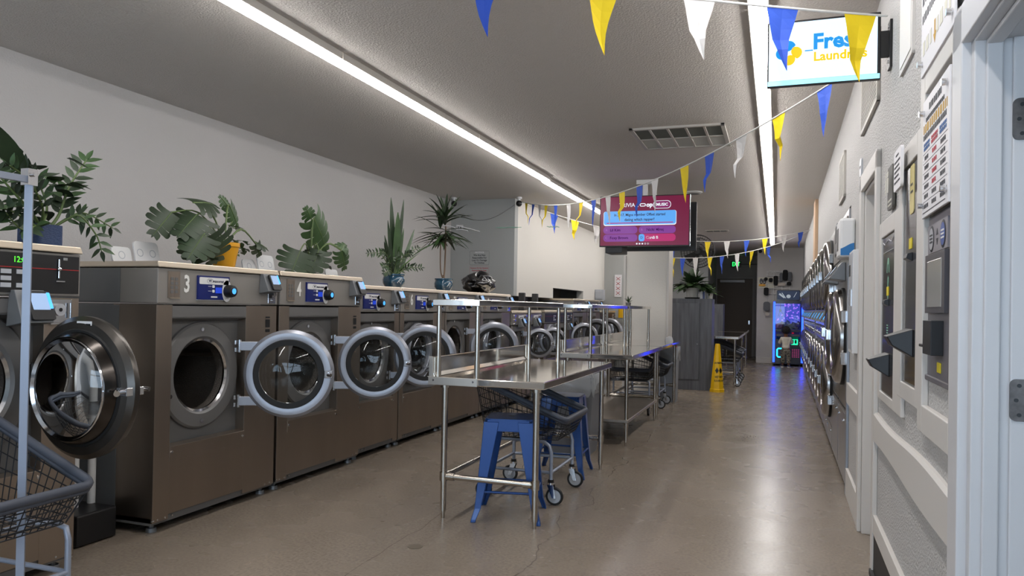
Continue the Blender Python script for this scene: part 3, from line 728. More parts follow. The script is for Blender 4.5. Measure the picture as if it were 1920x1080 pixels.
# ------------------------------------------------------------------ bins
BIN = mat('grey_bin_plastic', '#6c6f75', .5); BIN2 = mat('light_bin_plastic', '#8d929a', .5)
BAG = mat('clear_bag', '#dfe3e6', .25); 
def bag_mat():
    m = bpy.data.materials.new('bin_liner_film'); m.use_nodes = True; nt = m.node_tree; nt.nodes.clear(); N = nt.nodes; L = nt.links
    o = N.new('ShaderNodeOutputMaterial'); mx = N.new('ShaderNodeMixShader'); t = N.new('ShaderNodeBsdfTransparent'); p = N.new('ShaderNodeBsdfPrincipled')
    p.inputs['Base Color'].default_value = lin('#d9dcde'); p.inputs['Roughness'].default_value = .2; mx.inputs[0].default_value = .5
    L.new(t.outputs[0], mx.inputs[1]); L.new(p.outputs[0], mx.inputs[2]); L.new(mx.outputs[0], o.inputs[0]); return m
LINER = bag_mat()
def bin_(label, loc, w, d, h, m_, k=.82, sticker=False):
    t = thing('rubbish_bin', label, 'bin', loc, 0, 'grey bins by the tables')
    b = MB(m_); o = rrect(w, d, .04); i = rrect(w-.02, d-.02, .035)
    n = len(o); v = [(x*k, y*k, 0) for x, y in o]+[(x, y, h) for x, y in o]+[(x, y, h) for x, y in i]+[(x*k, y*k, .02) for x, y in i]
    fs = [tuple(range(n))[::-1], tuple(range(3*n, 4*n))]
    for a in range(3): fs += [(a*n+q, a*n+(q+1) % n, (a+1)*n+(q+1) % n, (a+1)*n+q) for q in range(n)]
    b.add(v, fs); b.prism(rrect(w+.03, d+.03, .045), h-.035, h-.03)
    if sticker: b.use(WHITEP).box(-w*k/2+.03, -d*k/2-.012, .06, -w*k/2+.07, -d*k/2-.002, .13)
    obj('body', b, t)
    g = MB(LINER); r2 = random.Random(3); v = []; n = 40; rows = 5
    o = rrect(w+.025, d+.025, .05, 9)
    for j in range(rows):
        for q in range(len(o)):
            x, y = o[q]; dz = .17+.05*math.sin(q*1.3)+.04*r2.random(); wob = 1+.05*math.sin(q*2.1+j)+.03*r2.random()
            v.append((x*wob*(.97 if j == 0 else 1), y*wob, h+.012-dz*j/(rows-1)))
    n = len(o); g.add(v, [(j*n+q, j*n+(q+1) % n, (j+1)*n+(q+1) % n, (j+1)*n+q) for j in range(rows-1) for q in range(n)], True)
    obj('liner', g, t)
    return t
bin_('dark grey rubbish bin between the nearest and the middle folding tables', (-1.955, 7.38, 0), .56, .50, .80, BIN, sticker=True)
bin_('lighter grey slim bin at the far end of the third folding table', (-1.60, 12.08, 0), .27, .36, .86, BIN2, .9)
m = MB(mat('red_pack', '#c0283c', .5)); m.box(-.05, -.03, 0, .05, .03, .05); tag(obj('detergent_packet', m, None, (-1.53, 12.0, .862), .4, .004), 'small red packet lying on the lighter grey slim bin', 'packet')
m = MB(mat('blue_pack', '#2a5fd0', .5)); m.box(-.05, -.03, 0, .05, .03, .04); tag(obj('detergent_packet', m, None, (-1.62, 11.97, .862), -.3, .004), 'small blue packet lying on the lighter grey slim bin', 'packet')
m = MB(WHITEP); m.prism([(-.06, 0), (.06, 0), (.045, .06), (.01, .075), (-.05, .05)], -.03, .03); tag(obj('folded_tissue', m, None, (-1.56, 11.7, .968), 0, .006, rot=(PI/2, 0, .3)), 'small white folded tissue on the far end of the third folding table', 'tissue')

# ------------------------------------------------------------------ cabinets, cone, fan
LAM = mat('dark_laminate', '#5a5c62', .45, vary=(7, .3, (3, 3, .25)))
t = thing('storage_cabinet', 'tall dark grey laminate cabinet with the peace lily on top', 'cabinet', (-1.515, 14.25, 0))
m = MB(LAM); m.box(-.415, -.29, 0, .415, .3, 1.665); obj('body', m, t, bevel=.004)
m = MB(LAM); m.box(-.395, -.312, .19, .195, -.29, 1.58); d_ = obj('door', m, t, bevel=.004)
m = MB(CHROME); m.cyl((.165, -.325, .84), (.165, -.312, .84), .012, n=12); obj('knob', m, d_)
t = thing('storage_cabinet', 'dark panel cabinet standing behind the tall laminate cabinet', 'cabinet', (-1.13, 15.9, 0)); 
m = MB(LAM); m.box(-.16, -.3, 0, .16, .3, 1.63); obj('body', m, t, bevel=.004); 
t['label'] = 'narrow dark cabinet partly hidden behind the tall grey laminate cabinet'; t.location = (-1.5, 20.75, 0)
t.children[0].scale = (1.1, 1, 1)
YEL = mat('cone_yellow', '#f2c20c', .4)
t = thing('wet_floor_cone', 'yellow wet floor cone beside the dark laminate cabinet', 'cone', (-.985, 13.86, 0))
m = MB(YEL)
for (r0, z0, r1, z1) in ((.135, 0, .135, .05), (.135, .05, .12, .06), (.12, .06, .115, .13), (.115, .13, .045, .835), (.045, .835, .04, .86)):
    v = [(r0*math.cos(PI/4*i+PI/8), r0*math.sin(PI/4*i+PI/8), z0) for i in range(8)]+[(r1*math.cos(PI/4*i+PI/8), r1*math.sin(PI/4*i+PI/8), z1) for i in range(8)]
    m.add(v, [(i, (i+1) % 8, 8+(i+1) % 8, 8+i) for i in range(8)]+[tuple(range(8, 16))])
obj('body', m, t)
m = MB(BLACK)
for a in (-PI/2, -PI/4):
    for s_, z, sz in (('CAUTION', .52, .042), ('WET', .27, .06), ('FLOOR', .205, .05)):
        r = (.115-(z-.13)*.0993)*.925+.002
        m.at(RZ(a+PI/2) @ T(0, -r, z) @ RX(-.098) @ FRONT); m.text(s_, sz, Matrix(), bold=.001, sx=.55)
    r = (.115-(.38-.13)*.0993)*.925+.002
    m.at(RZ(a+PI/2) @ T(0, -r, .385) @ RX(-.098) @ FRONT); m.prism([(0, .055), (-.032, 0), (0, -.055), (.032, 0)], 0, .001)
obj('lettering', m, t)
t = thing('pedestal_fan', 'black caged pedestal fan behind the tall laminate cabinet', 'fan', (-1.56, 15.95, 0))
m = MB(BLACK); m.cyl((0, 0, 0), (0, 0, .03), .24, n=28); m.cyl((0, 0, .03), (0, 0, 2.5), .022, n=12); obj('stand', m, t)
m = MB(BLACK); m.cyl((0, .02, 2.68), (0, .18, 2.68), .085, .06, n=18); m.box(-.03, -.02, 2.45, .03, .1, 2.62); obj('motor', m, t)
m = MB(BLACK)
for y, k in ((-.07, 1), (.02, 1)):
    for r in (.34, .28, .22, .16, .10): m.tube([(r*math.cos(2*PI*i/32), y-(.05 if r < .3 else 0)*(1-r/.34)*(1 if y < 0 else -1), 2.68+r*math.sin(2*PI*i/32)) for i in range(32)], .0045 if r < .33 else .009, 4, True)
    for i in range(40):
        a = 2*PI*i/40; m.tube([(.06*math.cos(a), y-(.05 if y < 0 else -.05), 2.68+.06*math.sin(a)), (.34*math.cos(a), y, 2.68+.34*math.sin(a))], .0022, 4)
m.cyl((0, -.13, 2.68), (0, -.10, 2.68), .06, n=16)
obj('cage', m, t)
for i in range(3):
    a = 2*PI*i/3+.4; b = MB(mat('fan_blade', '#3b3b3d', .4, .4)); b.at(T(0, -.02, 2.68) @ RY(a)); b.hexa([(.04, -.02, -.03), (.28, -.035, -.09), (.28, -.03, -.09), (.04, -.015, -.03)], [(.04, .015, .05), (.28, .03, .10), (.28, .034, .10), (.04, .02, .05)]); obj('blade', b, t)

# ------------------------------------------------------------------ ceiling lights and grilles
LENS = lens()
HOUS = mat('fixture_enamel', '#cfcac2', .5)
def strip(label, X, y0, y1, grp):
    t = thing('strip_light', label, 'ceiling light', (X, (y0+y1)/2, CEIL), 0, grp)
    h = (y1-y0)/2-.004
    m = MB(HOUS); m.box(-.058, -h, -.05, .058, h, 0); obj('housing', m, t, bevel=.003)
    m = MB(LENS); n = 10; v = []
    for y in (-h, h): v += [(.047*math.cos(PI+PI*i/n), y, -.05+.034*math.sin(PI+PI*i/n)) for i in range(n+1)]
    k = n+1; m.add(v, [(i, i+1, k+i+1, k+i) for i in range(n)], True); m.add(v, [tuple(range(k)), tuple(range(k, 2*k))[::-1]]); obj('lens', m, t)
    e = MB(LGREY)
    v = []
    return t
names = ['nearest', 'second', 'third', 'fourth', 'fifth', 'sixth', 'seventh']
for i, (a, b) in enumerate(((-.6, 2.0), (2.0, 4.6), (4.6, 7.2), (7.2, 9.8), (9.8, 12.4), (12.4, 15.0), (15.0, 17.6), (17.6, 20.2))):
    lab = 'white ceiling strip light of the left row, '+['behind the camera', 'nearest in view', 'second from the front', 'third from the front', 'fourth from the front', 'partly behind the trivia television', 'hidden behind the trivia television', 'last, hidden behind the trivia television'][i]
    strip(lab, -3.0 if i < 4 else -3.03 if i < 6 else -2.9, a, b, 'left row of strip lights')  # last two fixtures added unseen behind the screen to brighten the back
for i, (a, b) in enumerate(((-.6, 2.0), (2.0, 4.65), (4.65, 7.28), (7.28, 9.9), (9.9, 12.5), (12.5, 15.1), (15.1, 17.7), (17.7, 20.3))):
    lab = 'white ceiling strip light of the right row, '+['behind the camera', 'nearest in view', 'beside the logo screen', 'third from the front', 'fourth from the front', 'fifth from the front', 'sixth from the front', 'last at the back'][i]
    strip(lab, -.122, a, b, 'right row of strip lights')
VENT = mat('vent_enamel', '#bdb8b0', .5)
t = thing('ceiling_vent', 'large ten-pane ceiling air grille beyond the left of the logo screen', 'vent', (-.95, 7.85, CEIL))
m = MB(VENT)
for a in ((-.46, -.48, .46, -.44), (-.46, .44, .46, .48), (-.46, -.48, -.42, .48), (.42, -.48, .46, .48), (-.44, -.02, .44, .02)): m.box(a[0], a[1], -.022, a[2], a[3], 0)
for i in range(1, 5): x = -.44+.88*i/5; m.box(x-.012, -.45, -.02, x+.012, .45, 0)
obj('frame', m, t, bevel=.003)
for j, (ya, yb, mm) in enumerate(((-.44, -.02, mat('grille_dark', '#6a6c66', .7)), (.02, .44, mat('grille_reflection', '#c9c7c0', .7)))):  # far row paler: light reflected off its panes, put into the colour
    m = MB(mm)
    for i in range(5):
        x0 = -.44+.176*i
        for q in range(12): y = ya+(yb-ya)*(q+.5)/12; m.add([(x0, y-.015, -.004), (x0+.176, y-.015, -.004), (x0+.176, y+.012, -.014), (x0, y+.012, -.014)], [(0, 1, 2, 3)])
    m.box(-.44, ya, -.003, .44, yb, 0)
    obj('louvre', m, t)
t = thing('ceiling_vent', 'small ceiling air grille far back above the bunting', 'vent', (-1.28, 17.3, CEIL))
m = MB(VENT); m.box(-.25, -.16, -.015, .25, .16, 0); obj('frame', m, t, bevel=.003)
m = MB(mat('grille_dark', '#6a6c66', .7))
for i in range(3):
    for q in range(4): m.box(-.22+i*.15, -.12+q*.06, -.018, -.09+i*.15, -.085+q*.06, -.014)
obj('louvre', m, t)
def camera_unit(label, X, Y, rz):
    t = thing('security_camera', label, 'security camera', (X, Y, CEIL), rz, 'ceiling security cameras')
    m = MB(WHITEP); m.cyl((0, 0, -.03), (0, 0, 0), .045, n=18); m.cyl((0, 0, -.07), (0, 0, -.03), .02, n=10); obj('mount', m, t)
    m = MB(WHITEP); m.ball((0, .015, -.105), .055); m.use(BLACK).ball((0, -.012, -.105), .05); obj('camera_head', m, t)
camera_unit('round black ceiling camera above the tall dracaena', -5.05, 11.3, .5)
camera_unit('round black ceiling camera at the corner where the bunting starts', -3.98, 11.5, .35)
camera_unit('round black ceiling camera at the far corner by the exit passage', -.45, 22.1, .0)
t = thing('ceiling_speaker', 'round white ceiling fitting behind the trivia television', 'ceiling fitting', (-1.21, 11.6, CEIL)); m = MB(WHITEP); m.lathe([(.13, 0), (.13, -.012), (.10, -.03), (.001, -.03)], 28); obj('cover', m, t); m = MB(DARKP); m.lathe([(.09, -.031), (.06, -.036), (.001, -.036)], 24); obj('grille', m, t)

# ------------------------------------------------------------------ screens
def emit(n, c, e): return mat(n, '#050505', .25, emit=e, ecol=c)
t = thing('television', 'wall-hung flat screen showing the blue and yellow laundry logo', 'television', (.21, 4.2, 2.82), R_(0))
Wd, Hh = .548, .345
m = MB(BLACK); m.box(-Wd/2, 0, -Hh/2, Wd/2, .035, Hh/2); obj('cabinet', m, t, bevel=.004)
m = MB(emit('logo_screen_white', '#cfeaff', 1.9)); m.box(-Wd/2+.008, -.003, -Hh/2+.03, Wd/2-.016, 0, Hh/2-.012)
m.use(emit('logo_screen_band', '#9fe4f2', 1.9)); m.box(-Wd/2+.004, -.004, -Hh/2+.004, Wd/2-.004, 0, -Hh/2+.028)
LB, LY = emit('logo_blue', '#0a8fe0', 1.5), emit('logo_yellow', '#f0c800', 1.5)
k0 = T(-.166, -.0035, .0) @ FRONT
for i, mm in enumerate((LB, LY, LY, LB)):
    m.use(mm).at(k0 @ RZ(-PI/2*i+.3)); c_ = []
    c_ += [(.005+.066*.5*(1-math.cos(PI*q/10))-.028, .028+.036*math.sin(PI*q/10)) for q in range(11)]
    c_ += [(.038-.066*q/6, .028-.018*math.sin(PI*q/6)) for q in range(1, 6)]
    m.prism(c_, 0, .0006)
m.at(Matrix()).use(LB).text('Fresh', .112, T(.075, -.0035, .045) @ FRONT, bold=.004); m.at(T(-.068, -.0035, .005) @ FRONT).prism(rrect(.04, .006, .002), 0, .0006)
m.at(Matrix()).use(LY).text('Laundries', .066, T(.083, -.0035, -.032) @ FRONT, bold=.002)
obj('screen', m, t)
m = MB(BLACK); m.box(Wd/2-.02, .005, -.06, .325, .03, .075); obj('arm', m, t, bevel=.004)
m = MB(BLACK); m.box(.312, -.03, -.12, .324, .06, .12); m.use(CHROME).cyl((.305, .0, .09), (.313, .0, .09), .008); m.cyl((.305, .0, -.09), (.313, .0, -.09), .008); obj('wall_plate', m, t)

t = thing('television', 'large ceiling-hung screen showing a trivia question on crimson', 'television', (-1.74, 10.3, 2.672), 0)
Wd, Hh = 1.242, .705
m = MB(BLACK); m.box(-Wd/2, 0, -Hh/2, Wd/2, .05, Hh/2); m.use(CHROME).box(Wd/2, 0, -Hh/2, Wd/2+.004, .05, Hh/2); obj('cabinet', m, t, bevel=.004)
m = MB(emit('trivia_crimson', '#7a0f3f', 1.0)); m.box(-Wd/2+.012, -.003, -Hh/2+.016, Wd/2-.012, 0, Hh/2-.012)
PINK, SKYB, PUR, HOT, WT, NAVY = emit('trivia_mauve', '#a344a6', 1.0), emit('trivia_sky', '#5fb0ff', 1.1), emit('trivia_purple', '#8a3aa0', 1.0), emit('trivia_pink', '#c41d72', 1.0), emit('trivia_white', '#eef4ff', 1.2), emit('trivia_navy', '#1c1440', .5)
def at_(u, v, y=-.0035): return T(-Wd/2+u*Wd, y, Hh/2-v*Hh) @ FRONT
def tile(mm, u0, v0, u1, v1, r, y=-.0035):
    m.use(mm).at(at_((u0+u1)/2, (v0+v1)/2, y)).prism(rrect((u1-u0)*Wd, (v1-v0)*Hh, r), 0, .0006)
tile(WT, .045, .30, .855, .585, .03); tile(SKYB, .05, .30, .85, .565, .028, -.0042)
tile(HOT, .08, .525, .82, .542, .004, -.005)
tile(PUR, .045, .60, .43, .745, .045); tile(PUR, .445, .60, .85, .745, .045); tile(PUR, .045, .755, .43, .90, .045); tile(HOT, .445, .755, .85, .90, .045)
tile(SKYB, .445, .757, .51, .898, .03, -.0042)
tile(WT, .60, .11, .795, .265, .05); tile(emit('trivia_plum', '#8c1a66', 1.0), .606, .12, .789, .255, .046, -.0042)
m.at(Matrix())
m.use(WT).text('TRIVIA', .078, at_(.31, .185), bold=.0005, sx=.95); m.text('op', .082, at_(.56, .185), bold=.004); m.text('l', .09, at_(.43, .18), bold=.003); m.text('MUSIC', .055, at_(.698, .188, -.005), bold=.002)
m.at(at_(.485, .185)).prism(rrect(.085, .045, .022), 0, .0006); m.use(emit('trivia_crimson', '#7a0f3f', 1.0)).at(at_(.485, .185, -.0042)).prism(rrect(.062, .022, .011), 0, .0006); m.at(Matrix())
m.use(NAVY).text('In 2017, Migos member Offset started', .052, at_(.45, .375, -.005), sx=.88, bold=.001); m.text('dating which rapper?', .054, at_(.45, .47, -.005), sx=.92, bold=.001)
m.text('Lil Kim', .052, at_(.12, .672), 'LEFT', bold=.001); m.text('Nicki Minaj', .052, at_(.53, .672), 'LEFT', bold=.001); m.text('Foxy Brown', .052, at_(.12, .827), 'LEFT', bold=.001); m.text('D', .05, at_(.478, .827, -.005))
m.use(WT).text('Cardi B', .054, at_(.525, .827), 'LEFT', bold=.002)
m.use(emit('trivia_lilac', '#c98ad8', 1.0)); [m.text(s_, .045, at_(u, v)) for s_, u, v in (('A', .08, .672), ('B', .478, .672), ('C', .08, .827))]
m.use(WT)
for i in range(5):
    m.at(at_(.425+.031*i, .945)); m.lathe([(.001 if i < 3 else .0085, .0004), (.0115, .0004)], 14)
obj('screen', m, t)
m = MB(WHITE); m.box(-.03, .06, Hh/2-.3, .03, .12, 3.25-2.672); m.use(LGREY).box(-.2, .05, -.15, .2, .07, .15); m.use(WHITE).box(-.12, .04, 3.25-2.672-.06, .12, .14, 3.25-2.672); obj('ceiling_mount', m, t, bevel=.004)
t = thing('television', 'second ceiling-hung television seen dark from behind the trivia screen', 'television', (-1.74, 11.25, 2.69), 0)
m = MB(BLACK); m.box(-.62, 0, -.36, .615, .05, .36); m.box(-.35, -.05, -.28, .35, 0, .2); obj('cabinet', m, t, bevel=.006)
m = MB(WHITE); m.box(-.03, -.06, -.1, .03, -.01, 3.25-2.69); obj('ceiling_mount', m, t)
t = thing('speaker_box', 'small black box hanging under the left of the trivia screen', 'speaker', (-2.16, 10.62, 2.29), 0); m = MB(BLACK); m.box(-.12, -.29, -.055, .12, .08, .24); obj('body', m, t, bevel=.006)

# ------------------------------------------------------------------ dryers set into the right wall
DOORST = mat('dryer_door_steel', '#a5a2a0', .2, 1)
DFRONT = mat('dryer_front_steel', '#a9a8aa', .28, 1)
def dryer_door(parent, cx, cz, r, y=-.0):
    m = MB(DOORST); m.at(T(cx, y, cz) @ FRONT)
    m.lathe([(r, .0), (r, .045), (r*.98, .062), (r*.93, .08), (r*.82, .095), (r*.72, .092), (r*.66, .07)], 56)
    d = obj('door', m, parent)
    g = MB(mat('dryer_glass', '#1b1a1a', .08, coat=.5)); g.at(T(cx, y, cz) @ FRONT); g.lathe([(r*.67, .07), (r*.5, .09), (r*.25, .10), (.001, .102)], 40); obj('glass', g, d)
    s = MB(RUBBER); s.at(T(cx, y, cz) @ FRONT); s.lathe([(r*1.03, -.002), (r*1.03, .02), (r*.99, .028)], 48); obj('seal', s, d)
    for q in (-.42, .42):
        h = MB(CHROME); h.box(cx+r*.86, y-.05, cz+q*r-.05, cx+r*1.06, y, cz+q*r+.05); obj('hinge', h, d, bevel=.006)
    k = MB(CHROME); k.box(cx-r*.99, y-.125, cz-.05, cx-r*.88, y-.04, cz+.05); obj('handle', k, d, bevel=.008)
def big_dryer(label, yc, W=.87):
    p = rwp(yc, .012); t = thing('tumble_dryer', label, 'tumble dryer', p, -PI/2+RW, 'tumble dryers set in the right wall')
    w = W/2-.004
    m = MB(DFRONT); m.box(-w, 0, .05, w, .8, 2.30); m.use(KICK).box(-w, .02, 0, w, .7, .05); obj('body', m, t, bevel=.004)
    m = MB(DFRONT); m.box(-w+.02, -.006, .10, w-.02, 0, .62); m.use(CHROME)
    for q in (-.25, .25): m.cyl((q, -.018, .56), (q, -.006, .56), .014, n=12)
    m.use(BLACK).box(-w+.02, -.008, .66, w-.02, 0, .672); obj('lint_panel', m, t)
    dryer_door(t, 0, 1.25, .405)
    m = MB(GREYP); m.hexa([(-.16, -.13, 1.74), (.16, -.13, 1.74), (.16, 0, 1.72), (-.16, 0, 1.72)], [(-.16, -.03, 1.88), (.16, -.03, 1.88), (.16, 0, 1.88), (-.16, 0, 1.88)]); r = obj('card_reader', m, t, bevel=.006)
    m = MB(BLACK); m.at(T(0, -.085, 1.81) @ RX(-.62) @ FRONT).prism(rrect(.2, .10, .01), 0, .006); m.use(SCRL).prism(rrect(.1, .07, .006), .006, .008); obj('screen', m, r)
    m = MB(HEADP); m.box(-w+.03, -.012, 1.93, w-.03, 0, 2.24); m.use(BLACK).box(-.2, -.014, 2.0, .1, -.012, 2.16); obj('control_panel', m, t)
    return t
def stack_dryer(label, yc, W=.845, top=2.30):
    p = rwp(yc, .012); t = thing('stacked_dryer', label, 'stacked dryer', p, -PI/2+RW, 'stacked dryers set in the right wall')
    w = W/2-.004
    m = MB(DFRONT); m.box(-w, 0, .05, w, .8, top); m.use(KICK).box(-w, .02, 0, w, .7, .05); obj('body', m, t, bevel=.004)
    m = MB(DFRONT); m.box(-w+.02, -.005, .07, w-.02, 0, .27); m.use(CHROME)
    for q in (-.25, .25): m.cyl((q, -.016, .22), (q, -.005, .22), .012, n=10)
    obj('lint_panel', m, t)
    dryer_door(t, 0, .70, .36); dryer_door(t, 0, 1.86, .36)
    m = MB(CHROME); m.box(-w+.03, -.012, 1.11, w-.03, 0, 1.33)
    for i in range(5):
        x = -.28+.14*i; m.cyl((x, -.035, 1.27), (x, -.012, 1.27), .018, n=12); m.ball((x+.04, -.02, 1.18), .016, 10, 6); m.box(x-.03, -.03, 1.14, x+.01, -.012, 1.2)
    obj('coin_panel', m, t, bevel=.003)
    m = MB(GREYP); m.hexa([(-.24, -.10, 1.345), (.24, -.10, 1.345), (.24, 0, 1.335), (-.24, 0, 1.335)], [(-.24, -.03, 1.47), (.24, -.03, 1.47), (.24, 0, 1.47), (-.24, 0, 1.47)]); r = obj('card_reader', m, t, bevel=.006)
    m = MB(BLACK); m.at(T(-.1, -.070, 1.41) @ RX(-.5) @ FRONT).prism(rrect(.16, .09, .01), 0, .006); m.use(LEDB).at(T(.12, -.070, 1.41) @ RX(-.5) @ FRONT).prism(rrect(.03, .08, .006), 0, .006); obj('screen', m, r)
    return t
big_dryer('nearest large steel dryer in the right wall, by the tall white box', 7.02)
big_dryer('second large steel dryer in the right wall', 7.89)
nm = ['first', 'second', 'third', 'fourth', 'fifth', 'sixth', 'seventh', 'eighth', 'ninth', 'tenth', 'eleventh', 'twelfth', 'thirteenth']
y = 8.33+.4225
st0 = stack_dryer('first stacked steel dryer beyond the two large dryers', y)
for i in range(1, 5):
    dup(st0, rwp(y+.845*i, .012), -PI/2+RW, nm[i]+' stacked steel dryer beyond the two large dryers')
y2 = 13.4+.4225-.42
st1 = stack_dryer('first stacked steel dryer past the tan wall strip', y2+.0, top=2.16)
for i in range(1, 7):
    dup(st1, rwp(y2+.845*i, .012), -PI/2+RW, nm[i]+' stacked steel dryer past the tan wall strip')
fl = MB(mat('filler_strip', '#9aa0aa', .35, .6)); fl.box(-.02, 6.50, 0, .0, 6.585, 1.85)
struct('trim_12', fl, .003, (.50, 0, 0), RW)

# ------------------------------------------------------------------ things on the right wall (local: x to the right, -y out of the wall)
def rwt(name, label, cat, yc, out=0, grp=None):
    p = rwp(yc, out); return thing(name, label, cat, p, -PI/2+RW, grp)
def wallvent(label, ya, yb, z0, z1):
    t = rwt('wall_vent', label, 'vent', (ya+yb)/2, 0, 'wall air grilles'); h = (yb-ya)/2
    m = MB(VENT); m.box(-h, -.02, z0, -h+.03, 0, z1); m.box(h-.03, -.02, z0, h, 0, z1); m.box(-h, -.02, z0, h, 0, z0+.03); m.box(-h, -.02, z1-.03, h, 0, z1); obj('frame', m, t, bevel=.003)
    m = MB(mat('grille_shadow', '#3a3836', .8)); m.box(-h+.03, -.006, z0+.03, h-.03, -.002, z1-.03)
    m.use(VENT); n = int(h*2/.035)
    for i in range(n): x = -h+.03+(2*h-.06)*(i+.5)/n; m.box(x-.006, -.016, z0+.03, x+.006, -.007, z1-.03)
    n = int((z1-z0)/.028)
    for i in range(n): z = z0+.03+(z1-z0-.06)*(i+.5)/n; m.box(-h+.03, -.018, z-.003, h-.03, -.014, z+.003)
    obj('louvre', m, t)
wallvent('air grille on the right wall under the logo screen', 4.66, 5.60, 2.66, 3.08)
wallvent('farther air grille on the right wall above the blue and white dispenser', 7.12, 7.72, 2.47, 2.88)
# white dispenser with blue wave
t = rwt('soap_dispenser', 'white dispenser with a blue wave high on the right wall', 'dispenser', 6.295, 0)
m = MB(WHITEP); m.box(-.175, -.11, 1.87, .175, 0, 2.165); obj('body', m, t, bevel=.02)
m = MB(mat('wave_blue', '#1b6fb0', .4)); n = 12; v = []
for i in range(n+1): s_ = i/n; v += [(.1765, -.102+.094*s_, 1.885), (.1765, -.102+.094*s_, 1.955+.022*math.sin(2.6*s_-1.1))]
m.add(v, [(2*i, 2*i+2, 2*i+3, 2*i+1) for i in range(n)]); obj('wave_label', m, t); m = MB(BLACK); m.box(-.08, -.113, 1.93, .04, -.11, 2.10); obj('front_window', m, t)
t = rwt('vending_box', 'tall white metal box on the right wall below the blue and white dispenser', 'box', 5.935, 0)
m = MB(WHITEP); m.box(-.165, -.042, 1.165, .165, 0, 1.90); obj('body', m, t, bevel=.004)
m = MB(LGREY); m.box(-.15, -.046, 1.19, .15, -.042, 1.88); m.use(BLACK).box(-.12, -.048, 1.72, .0, -.046, 1.8); m.use(CHROME).box(.08, -.056, 1.5, .12, -.046, 1.62); obj('door', m, t)
t = rwt('card_reader', 'grey card reader box high on the wall beyond the dispenser', 'card reader', 6.9, 0)
t.location = rwp(7.02, .012); m = MB(GREYP); m.box(-.11, -.07, 1.95, .11, 0, 2.22); obj('body', m, t, bevel=.008); m = MB(BLACK); m.box(-.08, -.073, 2.05, .08, -.07, 2.19); obj('screen', m, t)

INK = mat('sign_ink', '#34343a', .6); REDI = mat('sign_red', '#b33040', .6); BLUI = mat('sign_blue', '#2f5f9a', .6); GOLD = mat('sign_gold', '#c79a2a', .6); PAPER = mat('sign_paper', '#e9e7ea', .45); CREAM = mat('sign_cream', '#d9d6c6', .5); BROWN = mat('sign_brown', '#4c4a44', .5)
def bars(m, x0, x1, z, h, y, n=0, seed=0, fill=.8):
    """a line of lettering too small to read: short dashes"""
    r_ = random.Random(seed+int(z*1000)); x = x0
    while x < x1-.004:
        w_ = min(x1-x, r_.uniform(.012, .035)*max(1, h/.02)*.8); m.box(x, y-.0008, z-h/2, x+w_*fill, y, z+h/2); x += w_+h*.35
def board(label, ya, yb, z0, z1, out, kind):
    t = rwt('price_board', label, 'sign', (ya+yb)/2, 0, 'acrylic price boards'); h = (yb-ya)/2; y = -out
    m = MB(PAPER); m.box(-h, y, z0, h, y+.008, z1); p = obj('panel', m, t, bevel=.002)
    for sx in (-1, 1):
        for z in (z0+.045, z1-.045): obj('standoff', MB(CHROME).cyl((sx*(h-.03), y-.018, z), (sx*(h-.03), -.001, z), .011, n=14), t)
    m = MB(INK); H = z1-z0; yy = y-.0004
    if kind == 'price':
        bars(m, -h*.45, h*.5, z1-.10*H, .022, yy, seed=1); bars(m, -h*.7, h*.7, z1-.185*H, .014, yy, seed=2)
        m.use(GOLD); bars(m, -h*.9, h*.9, z1-.25*H, .030, yy, seed=3, fill=.7); m.use(INK); bars(m, -h*.9, h*.85, z1-.32*H, .018, yy, seed=4)
        for c_, mm in ((-.62, BLUI), (0, REDI), (.62, BLUI)):
            m.use(mm)
            for q in range(2): bars(m, h*(c_-.24), h*(c_+.24), z1-(.385+.035*q)*H, .011, yy, seed=5+q)
        for i in range(6):
            z = z1-(.50+.082*i)*H
            m.use(INK).box(-h*.92, yy-.0004, z+.041*H-.0012, h*.92, yy, z+.041*H)
            for c_, mm in ((-.62, INK), (0, REDI if i < 4 else INK), (.62, INK)):
                m.use(mm); bars(m, h*(c_-.16), h*(c_+.18), z, .014, yy, seed=int(c_*9)+i)
        m.use(INK).box(-h*.9, yy-.0004, z0+.035*H, h*.8, yy, z0+.042*H)
    else:
        for i, (mm, hh, a, b) in enumerate(((GOLD, .05, -.9, .8), (GOLD, .045, -.9, .9), (GOLD, .04, -.8, .9), (BLUI, .04, -.9, .9), (INK, .034, -.9, .9), (INK, .03, -.9, .7))):
            m.use(mm); bars(m, h*a, h*b, z1-(.12+.11*i)*H, hh, yy, seed=20+i, fill=.75)
        m.use(GOLD); m.at(T(-.02, yy, z0+.13*H) @ FRONT).prism([(0, -.035), (.025, 0), (.010, 0), (.010, .045), (-.010, .045), (-.010, 0), (-.025, 0)], 0, .0006); m.at(Matrix())
        m.use(CREAM); bars(m, -h*.85, -h*.25, z0+.15*H, .05, yy, seed=31); bars(m, h*.05, h*.85, z0+.15*H, .05, yy, seed=32)
    obj('print', m, p)
board('lower acrylic price board with rows of prices above the grey kiosk', 2.60, 3.065, 1.797, 2.22, .03, 'price')
board('upper acrylic board with gold lines at the top right edge', 2.54, 3.12, 2.326, 2.95, .03, 'info')
